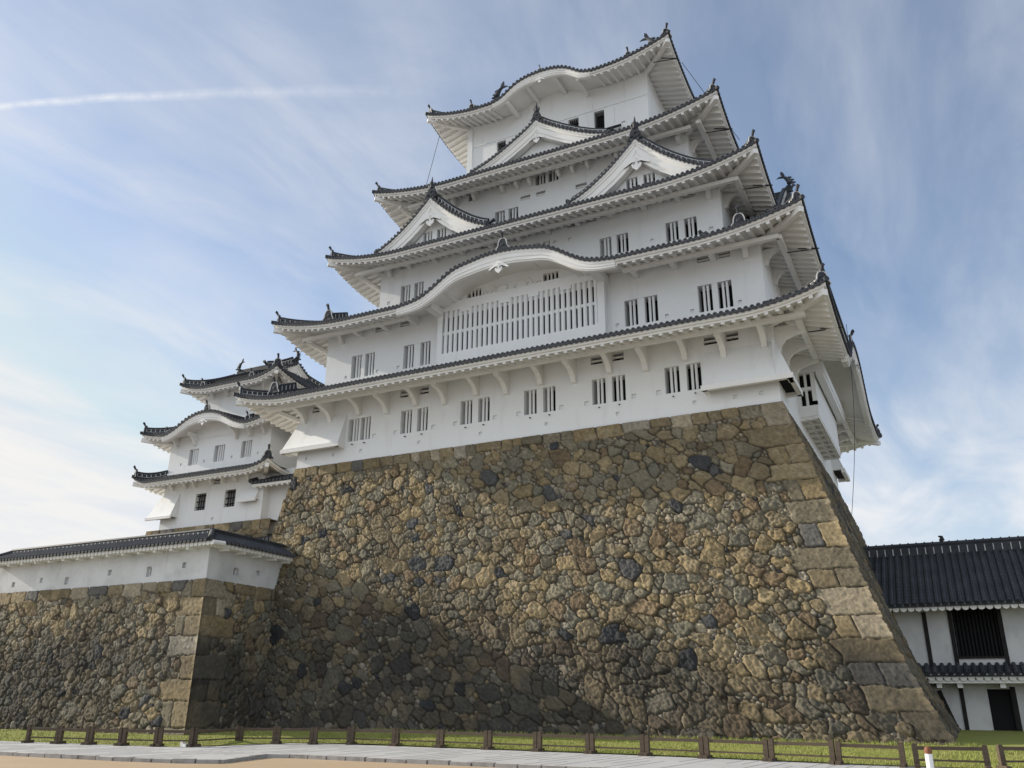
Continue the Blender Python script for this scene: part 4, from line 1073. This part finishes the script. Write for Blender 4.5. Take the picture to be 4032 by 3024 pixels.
# east bay window under the right-hand undulating gable
b = MB().use(PLASTER); bx = .85; y0, y1 = 5.3, 13.2
b.box(0, bx, y0, y1, 15.62, 16.15)
b.box(bx-.2, bx, y0, y1, 16.15, 16.35); b.box(0, .14, y0, y0+.2, 16.15, 18.1); b.box(bx-.2, bx, y0, y0+.2, 16.15, 18.1)
b.box(.14, bx-.2, y0+.02, y0+.2, 16.92, 17.08); b.box(.14, bx-.2, y0+.02, y0+.2, 17.9, 18.1)
bar(b, .40, y0+.1, 16.1, 18.0, .07)
b.box(bx-.12, bx, y0+.2, y1, 16.35, 18.0); b.box(0, bx+.45, y0-.25, y1+.25, 17.75, 18.2); b.box(bx+.1, bx+.42, y0-.2, y1+.2, 17.5, 17.75)
b.box(0, bx, y1-.2, y1, 16.15, 18.1)
b.use(DARK); b.box(.02, bx-.22, y0+.25, y1-.25, 16.15, 17.9)
b.use(TRIM)
for k in range(9):
    yk = lerp(y0+.15, y1-.15, k/8); b.box(0, bx-.1, yk-.1, yk+.1, 15.46, 15.63)
b.box(bx-.24, bx-.02, y0, y1, 15.5, 15.63); b.box(.28, .42, y0, y1, 15.5, 15.63)
o = b.build('bay_window', None, keep); o['label'] = 'long projecting window bay on the shaded right-hand wall'

# dark rods under the right-hand eave corners, wall pins
for (k, x, y, z) in ((1, O1[1]-.1, .9, 17.95), (2, O2[1]-.1, 2.2, 22.55), (3, O3[1]-.1, 3.6, 27.3), (4, O4[1]-.1, 5., 32.25), (5, O5[1]-.1, 5.3, 38.3)):
    b = MB(); b.beam((x+.25, y, z), (x-1.1, y-.5, z-.15), .04, .04); b.beam((x+.25, y, z), (x-.6, y-.6, z-.12), .04, .04); b.build('lamp_rod', IRON, keep)
for (a, c) in ((-22.27, -20.84), (-18.94, -17.29), (-15.38, -13.72), (-11.85, -10.19), (-8.34, -6.71), (-4.86, -3.22)):
    for x in (a+.35, c-.3): b = MB(); b.tube([(x, .05, 15.70), (x, -.13, 15.66)], .028, 6); b.build('drain_spout', IRON, keep)

# lightning cables
def cable(pts, label, sag=0., r=.016):
    b = MB(); p0, p1 = Vector(pts[0]), Vector(pts[1])
    b.tube([p0.lerp(p1, t)+Vector((sag*.6*math.sin(math.pi*t), 0, -sag*math.sin(math.pi*t)*.4)) for t in np.linspace(0, 1, 14)], r, 5)
    tag(b.build('lightning_cable', IRON), label, 'cable', 'lightning cables on the keep')
def at_y(px, py, y):
    d = ray(px, py); return CAM + d*((y-CAM.y)/d.y)
PC0 = at_y(1828*4032/2212, 700*4032/2212, 4.5); PC1 = at_y(1840*4032/2212, 1112*4032/2212, 5.5)
cable(((-20.2, 4.6, 38.0), (-18.75, 1.0, 31.2)), 'thin dark cable hanging from the left end of the top roof')
cable((PC0, PC1), 'thin dark cable hanging in front of the right-hand wall down to the base', .35, .012)
cable(((O5[1]+.05, 6.5, 39.0), (O4[1]+.05, 7.5, 33.2)), 'thin dark cable between the two uppermost roofs at the right', .0)

# ================================================================== SMALL KEEP (left, behind)
sk = empty('small_keep', (-36., 7.5, 12.6), 'smaller white three-tiered castle tower with dark tiled roofs behind the rampart', 'tower')
V1 = (-40.2, -31.6, 4.0, 11.2); V2 = (-40.55, -31.75, 4.3, 10.9); V3 = (-38.9, -32.9, 5.3, 9.7)
h = []
def small_win(x0, x1, z0, z1, y, dark=False):
    b = MB().use(PLASTER); reveal(b, x0, x1, z0, z1, y, .35); b.use(SHUTTER); b.quad((x0, y+.35, z0), (x1, y+.35, z0), (x1, y+.35, z1), (x0, y+.35, z1))
    w = b.build('window', None, sk); c = MB()
    if dark:
        for k in range(4): c.box(lerp(x0+.1, x1, (k+.5)/4)-.025, lerp(x0+.1, x1, (k+.5)/4)+.025, y+.12, y+.16, z0, z1)
        for k in range(3): c.box(x0, x1, y+.10, y+.14, lerp(z0, z1, (k+.6)/3)-.03, lerp(z0, z1, (k+.6)/3)+.03)
        c.build('bars', LATT, w)
    else:
        for k in range(4): bar(c, lerp(x0+.2, x1, (k+.4)/4), y+.15, z0, z1, .06)
        c.build('bars', PLASTER, w)
    return (x0, x1, z0, z1)
h.append(small_win(-37.25, -36.35, 14.25, 15.35, 4.0, True)); h.append(small_win(-34.75, -33.85, 14.25, 15.35, 4.0, True))
h.append(vent(sk, -35.9, -35.3, 15.85, 16.15, 4.0)); h.append(loophole(sk, -35.6, 13.6, 4., .18, .2))
walls('storey_wall', sk, *V1, 13.1, 17.0, h)
h = [small_win(-38.75, -37.9, 17.45, 18.55, 4.3), small_win(-36.5, -35.55, 17.45, 18.55, 4.3), small_win(-34.15, -33.25, 17.45, 18.55, 4.3), vent(sk, -36.3, -35.5, 19.35, 19.62, 4.3), vent(sk, -35.1, -34.6, 19.3, 19.57, 4.3)]
for x in (-39.4, -37.3, -34.9, -32.7): h.append(loophole(sk, x, 17.6, 4.3, .16, .2))
walls('storey_wall', sk, *V2, 16.6, 19.9, h)
h = [small_win(-34.3, -33.2, 20.9, 22.0, 5.3)]
walls('storey_wall', sk, *V3, 19.8, 23.2, h)
fks = smooth_interp([(0, 1.25), (.7, 1.18), (1.4, .98), (2.0, .66), (2.6, .34), (3.2, .12), (4, 0), (12, 0)], 300)
A1, A2, A3 = grow(V1, 1.45), grow(V2, 1.4), grow(V3, 1.3)
S1 = Roof(A1, (V2[0]+.0, V2[1]-.0, V2[2], V2[3]), V1, 16.15, .45, .75); S2 = Roof(A2, V3, V2, 19.22, .5, 1.2, {'S': (-36.4-A2[0], fks)}); S3 = Roof(A3, (-38.2, -33.4, 6.9, 8.1), V3, 22.75, .55, 1.55)
s1 = S1.build(sk, sp=.27, raf=.40, purlin=None, sides='SW'); s2 = S2.build(sk, sp=.27, raf=.40, purlin=None, sides='SEW'); s3 = S3.build(sk, sp=.27, raf=.40, purlin=None, sides='SEW')
ks = karahafu(sk, S2, 'S', 3.6, fks, 19.22, 'S', scale=.7, pend=.45)
b = MB(); xs = np.linspace(-2.7, 2.7, 30)
b.grid([[(-36.4+x, 4.26, 19.2) for x in xs], [(-36.4+x, 4.26, 19.2+fks(x)-.02) for x in xs]]); b.build('gable_wall', PLASTER, ks); onigawara(ks, (-36.4, A2[2]+.2, 20.55), (0, -1), .3, .5)
for (x, y, z, rf) in ((-39.9, A2[2]+.4, 19.35, s2), (-33.0, A2[2]+.5, 19.5, s2), (-38.6, A3[2]+.5, 23.0, s3), (-34.2, A3[2]+.5, 23.0, s3)): short_ridge(rf, (x, y, z), (0, -1), 1.2, .5, .26, .42)
for i, x in enumerate((-39.4, -38.2, -37.4, -35.9, -34.9, -33.9, -32.8)): bracket_at(sk, 4.0, x, 15.75, 16.5, .9, .18)
for x in (-39.9, -38.2, -34.6, -33.4, -32.2): bracket_at(sk, 4.3, x, 18.75, 19.5, .8, .18)
for x in (-38.2, -36.9, -35.2, -33.6): bracket_at(sk, 5.3, x, 22.3, 23.0, .7, .16)
# hip-and-gable top
T = Matrix.Translation((-32.95, 7.5, 23.55)) @ Matrix.Rotation(math.pi/2, 4, 'Z')
g = gable(sk, T, 2.5, [(0, 1.30), (.6, .94), (1.2, .60), (1.8, .32), (2.5, .06)], 5.6, wins=False, crest=.0, barge=.35, pend=.4)
dolphin(g, (-33.2, 7.5, 25.12), (1, 0), 1.0); dolphin(g, (-38.4, 7.5, 25.12), (-1, 0), 1.0)
def small_drop(x0, x1, zt, zb, out, side=None):
    b = MB().use(PLASTER); b.hexa([(x0, 4-out, zb), (x1, 4-out, zb), (x1, 4.02, zb), (x0, 4.02, zb), (x0+(.6 if side else .1), 3.97, zt), (x1, 3.97, zt), (x1, 4.02, zt), (x0+(.6 if side else .1), 4.02, zt)])
    b.use(TRIM).box(x0-.05, x1+.05, 4-out-.05, 4-out+.1, zb-.14, zb+.03); b.use(DARK).quad((x0+.3, 4-out+.1, zb-.02), (x1-.1, 4-out+.1, zb-.02), (x1-.1, 4, zb-.02), (x0+.3, 4, zb-.02))
    b.build('stone_chute', None, sk)
small_drop(-40.85, -38.7, 15.5, 13.95, .6, 'W'); small_drop(-33.3, -31.9, 15.3, 14.5, .35)
# its stone base
b = newb()
Uf, Vf, zf, cf = stone_field(10.5, 7.0, .06, 41); field_mesh(b, Uf, Vf, zf, cf, lambda U, V: (np.stack([-30.6-U+(7-V)*.0, 3.85-(7-V)*.12, 6.2+V], -1), np.stack([0*U, -1+0*U, .1+0*U], -1)), corner=False)
plain(b, [(-41.1, 3.0, 6.2), (-41.1, 13, 6.2), (-40.6, 12, 13.2), (-40.6, 3.85, 13.2)]); plain(b, [(-30.6, 3.85, 13.15), (-30.6, 12, 13.15), (-41.0, 12, 13.15), (-41.0, 3.85, 13.15)])
o = field_build('stone_rampart', b, STONE); tag(o, 'low stone course under the smaller tower, seen above the white wall', 'stone base')
# connecting corridor
co = empty('connecting_corridor', (-28.7, 6, 11.5), 'narrow white plastered passage with small tiled roofs joining the smaller tower to the keep', 'corridor')
hh_ = small_win(-29.6, -28.8, 13.6, 15.0, 4.6, True)
for ob in list(sk.children):
    pass
walls('passage_wall', co, -31.6, -25.5, 4.6, 9.0, 10.2, 16.4, [hh_])
def lean_roof(parent, x0, x1, yw, ye, ze, zw):
    b = MB().use(TILE); b.hexa([(x0, ye, ze), (x1, ye, ze), (x1, yw, zw), (x0, yw, zw), (x0, ye, ze+.06), (x1, ye, ze+.06), (x1, yw, zw+.06), (x0, yw, zw+.06)])
    n = int((x1-x0)/.27)
    for k in range(n):
        x = x0+(k+.5)*(x1-x0)/n; b.tube([(x, ye-.04, ze+.10), (x, yw, zw+.10)], .085, 8)
        b.use(TILEEND).tube([(x, ye-.06, ze+.10), (x, ye-.03, ze+.10)], .098, 8); b.use(TILE)
    b.tube([(x0-.05, ye-.05, ze+.2), (x0-.05, yw, zw+.22)], .13, 8)
    o = b.build('tiled_roof', None, parent); e = MB().use(TRIM)
    e.box(x0+.05, x1, ye+.05, ye+.2, ze-.16, ze)
    for k in range(int((x1-x0)/.42)): e.beam((x0+.3+k*.42, ye+.08, ze-.2), (x0+.3+k*.42, yw, zw-.2), .14, .12)
    e.build('eaves', None, o)
lean_roof(co, -32.2, -25.2, 4.7, 3.5, 15.35, 15.9); lean_roof(co, -32.0, -25.4, 4.7, 3.3, 11.75, 12.3)
b = MB(); b.box(-29.4, -25.5, 3.6, 4.6, 8.0, 12.0); b.build('passage_wall', PLASTER, co)

# ================================================================== PLASTER WALL ON THE RAMPART
pw = empty('plaster_wall', (RX-7, RY, RZ), 'long low white plaster wall with tiled coping and square loopholes on the rampart', 'wall')
h = []
for (x, z, w, hh, dk) in ((-37.85, 8.49, .24, .25, 1), (-35.7, 8.6, .2, .25, 0), (-33.75, 8.47, .3, .36, 0), (-30.72, 8.70, .25, .26, 0), (-28.05, 8.60, .32, .46, 2), (-25.83, 8.76, .24, .26, 0)):
    b = MB().use(OLDPL); x0, x1, z0, z1 = x-w/2, x+w/2, z-hh/2, z+hh/2; reveal(b, x0, x1, z0, z1, RY, .14); b.quad((x0, RY+.14, z0), (x1, RY+.14, z0), (x1, RY+.14, z1), (x0, RY+.14, z1))
    if dk: b.use(DARK); b.box(x+.0, x+.1, RY+.10, RY+.139, z0+.08, z1-.06)
    b.build('loophole', None, pw); h.append((x0, x1, z0, z1))
walls('wall_body', pw, RL, RX, RY, RY+.5, 8.0, 9.75, h, OLDPL)
# return wall running back to the base, with two loopholes
b = MB().use(OLDPL)
hs = [(-4.95, -4.62, 8.45, 8.77), (-3.48, -3.22, 8.58, 8.83)]
ys_ = sorted({RY+.5, -1.0, *[a for q in hs for a in q[:2]]}); zs_ = sorted({8.0, 9.75, *[a for q in hs for a in q[2:]]})
for a, c in zip(ys_, ys_[1:]):
    for p, q in zip(zs_, zs_[1:]):
        if any(k[0] <= a and c <= k[1] and k[2] <= p and q <= k[3] for k in hs): continue
        b.quad((RX, a, p), (RX, c, p), (RX, c, q), (RX, a, q))
b.quad((RX-.5, -1, 8), (RX-.5, RY+.5, 8), (RX-.5, RY+.5, 9.75), (RX-.5, -1, 9.75))
b.build('wall_body', None, pw)
for k in hs:
    b = MB().use(OLDPL); d = .16
    for (p, q) in (((k[0], k[2]), (k[1], k[2])), ((k[1], k[2]), (k[1], k[3])), ((k[1], k[3]), (k[0], k[3])), ((k[0], k[3]), (k[0], k[2]))):
        b.quad((RX, *p), (RX, *q), (RX-d, *q), (RX-d, *p))
    b.quad((RX-d, k[0], k[2]), (RX-d, k[1], k[2]), (RX-d, k[1], k[3]), (RX-d, k[0], k[3])); b.use(DARK); b.box(RX-d, RX-d+.01, lerp(*k[:2], .1), lerp(*k[:2], .6), k[2]+.03, k[3]-.05); b.build('loophole', None, pw)
# coping roof
b = MB().use(TILE); yc, xc_ = RY+.25, RX-.25; ov = .72; ze, zr2 = 9.62, 10.12
def slope_cols(p0, p1, q0, q1, n):
    for k in range(n):
        t = (k+.5)/n; a = Vector(p0).lerp(Vector(p1), t); c = Vector(q0).lerp(Vector(q1), t); d = (a-c).normalized()
        b.tube([a+d*.04+Vector((0, 0, .07)), c+Vector((0, 0, .07))], .075, 7)
cS = (RX+ov-.02, RY-ov+.02); rS = (xc_, yc)
LE = -39.35
b.quad((LE, RY-ov, ze), (cS[0], cS[1], ze), (rS[0], rS[1], zr2), (LE+.6, yc, zr2)); b.quad((LE+.6, yc, zr2), (rS[0], rS[1], zr2), (cS[0]-1.0-ov, RY+.5+ov, ze), (LE, RY+.5+ov, ze))
b.quad((LE, RY+.5+ov, ze), (LE, RY-ov, ze), (LE+.6, yc, zr2), (LE+.6, yc, zr2))
b.quad((cS[0], cS[1], ze), (cS[0], -1.2, ze), (xc_, -1.2, zr2), (rS[0], rS[1], zr2)); b.quad((rS[0], rS[1], zr2), (xc_, -1.2, zr2), (RX-.5-ov, -1.2, ze), (RX-.5-ov, RY+.5+ov, ze))
for x in np.arange(LE+.15, cS[0]-.05, .25):
    m = min(1, (cS[0]-x)/(cS[0]-rS[0])); a = Vector((x, cS[1]-.03, ze+.06)); c = Vector((x, lerp(cS[1], yc, m), lerp(ze, zr2, m)+.06)); b.tube([a, c], .078, 7)
    b.use(TILEEND).tube([a+Vector((0, -.02, 0)), a+Vector((0, .01, 0))], .09, 8); b.use(TILE)
for y in np.arange(cS[1]+.12, -1.25, .25):
    m = min(1, (y-cS[1])/(yc-cS[1])); a = Vector((cS[0]+.03, y, ze+.06)); c = Vector((lerp(cS[0], xc_, m), y, lerp(ze, zr2, m)+.06)); b.tube([a, c], .078, 7)
    b.use(TILEEND).tube([a+Vector((.02, 0, 0)), a+Vector((-.01, 0, 0))], .09, 8); b.use(TILE)
ro = b.build('coping_roof', None, pw)
r = MB().use(TILE)
r.box(LE+.6, xc_, yc-.13, yc+.13, zr2-.02, zr2+.13); r.tube([(LE+.5, yc, zr2+.20), (xc_, yc, zr2+.20)], .085, 8); r.box(xc_-.13, xc_+.13, yc-.13, -1.2, zr2-.02, zr2+.13); r.tube([(xc_, yc-.1, zr2+.20), (xc_, -1.2, zr2+.20)], .085, 8)
r.tube([(cS[0]+.02, cS[1]-.02, ze+.16), (xc_, yc, zr2+.16)], .11, 8); r.tube([(LE, RY-ov, ze+.14), (LE+.6, yc, zr2+.14)], .11, 8)
r.use(MORTAR)
for x in np.arange(LE+.8, xc_, .3): r.box(x-.03, x+.03, yc-.14, yc+.14, zr2-.01, zr2+.12)
r.build('coping_ridge', None, ro)
e = MB().use(TRIM)
for x in np.arange(LE+.1, RX+ov-.1, .25):   # scalloped plaster under the eave
    e.tube([(x+.125, RY-ov+.10, ze-.06), (x+.125, RY+.1, ze-.02)], .115, 8)
for y in np.arange(RY-ov+.1, -1.2, .25): e.tube([(RX+ov-.10, y+.125, ze-.06), (RX-.1, y+.125, ze-.02)], .115, 8)
for x in np.arange(LE+.5, RX, 1.05): e.box(x-.07, x+.07, RY-.52, RY+.05, ze-.26, ze-.14)
for y in np.arange(RY+.6, -1.6, 1.05): e.box(RX-.05, RX+.52, y-.07, y+.07, ze-.26, ze-.14)
e.build('eaves', None, ro)

# ================================================================== GATEHOUSE (right)
gh = empty('gatehouse', (9, 12, ZG), 'two-storey white timber-framed gatehouse with a dark tiled roof beside the stone base', 'gatehouse')
GY = 8.1; GX1 = 17.
def gx(z): return float(np.interp(z, zz_, dd_))-.3
holes = [(4.95, 6.68, 4.95, 6.95), (5.8, 6.65, 1.95, 3.66)]
walls('facade', gh, 1.2, GX1, GY, GY+7, 1.6, 7.3, holes, OLDPL)
for (x, z0, z1, w) in ((3.85, 4.6, 6.85, .17), (4.86, 4.6, 6.9, .17), (6.76, 4.6, 6.9, .17), (8.9, 4.6, 6.9, .17), (10.4, 4.6, 6.9, .17), (4.83, 1.6, 3.75, .16), (6.74, 1.6, 3.75, .2), (8.4, 1.6, 3.75, .18)):
    b = MB(); b.box(x-w/2, x+w/2, GY-.05, GY, z0, z1); b.build('timber_post', BEAM, gh)
for (p, q, w) in (((2.35, 6.75), (3.2, 4.55), .16), ((3.98, 3.6), (4.6, 1.6), .17), ((3.5, 3.6), (4.35, 1.7), .10)):
    b = MB(); b.beam((p[0], GY-.03, p[1]), (q[0], GY-.03, q[1]), w, .06, (0, 1, 0)); b.build('timber_brace', BEAM, gh)
b = MB(); b.box(4.78, 6.85, GY-.06, GY, 4.88, 4.97); b.build('window_sill', BEAM, gh)
for (x0, x1, z0, z1) in holes:
    b = MB().use(BEAM); reveal(b, x0, x1, z0, z1, GY, .35); b.use(DARK); b.quad((x0, GY+.35, z0), (x1, GY+.35, z0), (x1, GY+.35, z1), (x0, GY+.35, z1)); w = b.build('window', None, gh)
    c = MB()
    for k in range(12): c.box(lerp(x0, x1, (k+.5)/12)-.04, lerp(x0, x1, (k+.5)/12)+.04, GY+.1, GY+.16, z0, z1)
    c.build('bars', LATT, w)
def tile_slope(parent, x0, x1, ye, ze, yr, zr_, sp=.30, scallop=True, left=None):
    b = MB().use(TILE); b.hexa([(x0, ye, ze), (x1, ye, ze), (x1, yr, zr_), (x0, yr, zr_), (x0, ye, ze+.06), (x1, ye, ze+.06), (x1, yr, zr_+.06), (x0, yr, zr_+.06)])
    n = int((x1-x0)/sp); d = Vector((0, ye-yr, ze-zr_)); L = d.length
    for k in range(n):
        x = x0+(k+.5)*(x1-x0)/n; rows = max(2, int(L/.30)); rad = []; pth = []
        for j in range(rows):
            for q in (.0, .97):
                t = (j+q)/rows; pth.append((x, lerp(yr, ye-.04, t), lerp(zr_, ze, t)+.10)); rad.append(.088 if q == 0 else .102)
        b.tube(pth, rad, 7)
    o = b.build('tiled_roof', None, parent); e = MB().use(TRIM)
    for k in range(n): e.tube([(x0+(k+1)*(x1-x0)/n, ye+.06, ze-.04), (x0+(k+1)*(x1-x0)/n, ye+.9, ze+.10)], .14, 8)
    e.box(x0, x1, ye+.12, ye+.5, ze-.06, ze-.0); e.build('eaves', None, o); return o
rf = tile_slope(gh, 1.0, GX1, 7.05, 6.98, 11.1, 9.72); b = MB().use(TILE)
b.hexa([(1.0, 11.1, 9.7), (GX1, 11.1, 9.7), (GX1, 15.2, 6.98), (1.0, 15.2, 6.98), (1.0, 11.1, 9.76), (GX1, 11.1, 9.76), (GX1, 15.2, 7.04), (1.0, 15.2, 7.04)])
b.box(1.25, GX1, 10.95, 11.25, 9.7, 10.15); b.tube([(1.2, 11.1, 10.24), (GX1, 11.1, 10.24)], .12, 8)
b.use(MORTAR)
for x in np.arange(1.4, GX1, .36): b.box(x-.02, x+.02, 10.93, 11.27, 9.78, 10.10)
b.use(TILE)
for x in np.arange(1.4, GX1, .36): b.box(x-.03, x+.03, 11.0, 11.2, 10.3, 10.38)
b.build('roof_ridge', None, rf)
b = MB().use(TILE); b.tube([(5.0, 11.1, 10.3), (5.05, 11.1, 10.45), (5.02, 11.1, 10.62)], [.06, .12, .05], 7); b.tube([(4.92, 11.1, 10.62), (5.06, 11.1, 10.58), (5.16, 11.1, 10.40)], [.03, .08, .03], 7); b.build('ridge_ornament', None, rf)
tile_slope(gh, 2.6, GX1, 7.05, 4.14, 8.1, 4.56, sp=.30)
b = MB()
for x in (4.05, 4.83, 6.4, 8.4): b.box(x-.1, x+.1, 7.3, GY, 3.70, 3.95)
b.box(3.2, GX1, 7.2, 7.4, 3.88, 4.02); b.build('beam_end', TRIM, gh)

# ================================================================== FENCE, BOLLARD, SMALL THINGS
def fence_panel(p, q, label, foot=True):
    fr = random.Random(label); p, q = Vector((*p, ZG)), Vector((*q, ZG)); d = (q-p).normalized(); r = Vector((-d.y, d.x, 0)); jig = lambda k: fr.uniform(-k, k)
    root = empty('fence_panel', (p+q)/2, label, 'fence', 'low brown fence panels along the lawn')
    for e, s in ((p, 1), (q, -1)):
        a = e+d*(.075*s); b = MB().use(WOOD); ln = d*jig(.014)+r*jig(.012); hp = .60+jig(.012); b.beam(a, a+ln+Vector((0, 0, hp)), .11, .13, d); b.beam(a+ln+Vector((0, 0, hp)), a+ln+Vector((0, 0, hp+.025)), .08, .10, d)
        po = b.build('post', None, root)
        if foot: f = MB().use(WOOD); f.beam(a-r*.22+Vector((0, 0, .09)), a+r*.22+Vector((0, 0, .09)), .13, .10); f.build('post_foot', None, po)
    b = MB(); b.beam(p+d*.13+Vector((0, 0, .52+jig(.012))), q-d*.13+Vector((0, 0, .52+jig(.012))), .075, .085); b.build('rail', WOOD, root)
    b = MB(); b.beam(p+d*.13+Vector((0, 0, .235)), q-d*.13+Vector((0, 0, .235)), .05, .045); b.build('rail', WOOD, root)
line = [(-32.1, -13.8), (-30.2, -13.75), (-28.3, -13.68), (-26.4, -13.6), (-24.7, -13.5), (-23.25, -13.32), (-21.9, -13.15), (-20.5, -12.98), (-19.1, -12.72), (-18.05, -12.2), (-18.25, -9.9), (-17.05, -9.3), (-15.85, -8.75), (-14.67, -8.15), (-12.78, -8.12), (-10.98, -8.13), (-9.12, -8.2), (-7.31, -8.25), (-5.48, -8.34), (-3.70, -8.42), (-1.87, -8.58), (-.02, -8.8), (1.75, -9.05), (3.45, -9.2)]
words = ['first', 'second', 'third', 'fourth', 'fifth', 'sixth', 'seventh', 'eighth', 'ninth', 'tenth', 'eleventh', 'twelfth', 'thirteenth', 'fourteenth', 'fifteenth', 'sixteenth', 'seventeenth', 'eighteenth', 'nineteenth', 'twentieth']
segs = list(zip(line, line[1:]))[4:]
for i, (p, q) in enumerate(segs):
    lab = 'low brown wooden fence panel, %s counting from the left edge of the photo' % words[min(i, 19)]
    if i == 5: lab = 'low brown wooden fence panel turning back beside the rampart corner'
    fence_panel(p, q, lab)
fence_panel((3.62, -9.2), (5.35, -9.05), 'low brown wooden fence panel just left of the white bollard, beside the gap'); fence_panel((5.55, -8.7), (7.2, -7.7), 'low brown wooden fence panel at the right edge of the photo')
for (x, y, lab) in ((-18.35, -12.25, 'small white block at the post where the fence turns back'), (-18.35, -9.75, 'small white block at the far post of the turned fence panel')):
    b = MB().use(WHITE); b.box(x-.13, x+.13, y-.10, y+.10, ZG+.02, ZG+.14); b.box(x-.16, x-.05, y-.07, y+.07, ZG+.14, ZG+.24); tag(b.build('marker_block', None), lab, 'block', 'white blocks at the fence posts')
bo = empty('bollard', (4.02, -9.9, ZG), 'thin white bollard with a brown cap standing in front of the fence', 'bollard')
b = MB(); b.tube([(4.02, -9.9, ZG-.2), (4.02, -9.9, ZG+.42)], .085, 12); b.build('post', WHITE, bo)
b = MB(); b.tube([(4.02, -9.9, ZG+.42), (4.02, -9.9, ZG+.50), (4.02, -9.9, ZG+.57), (4.02, -9.9, ZG+.59)], [.088, .088, .06, .02], 12); b.build('cap', RUST, bo)
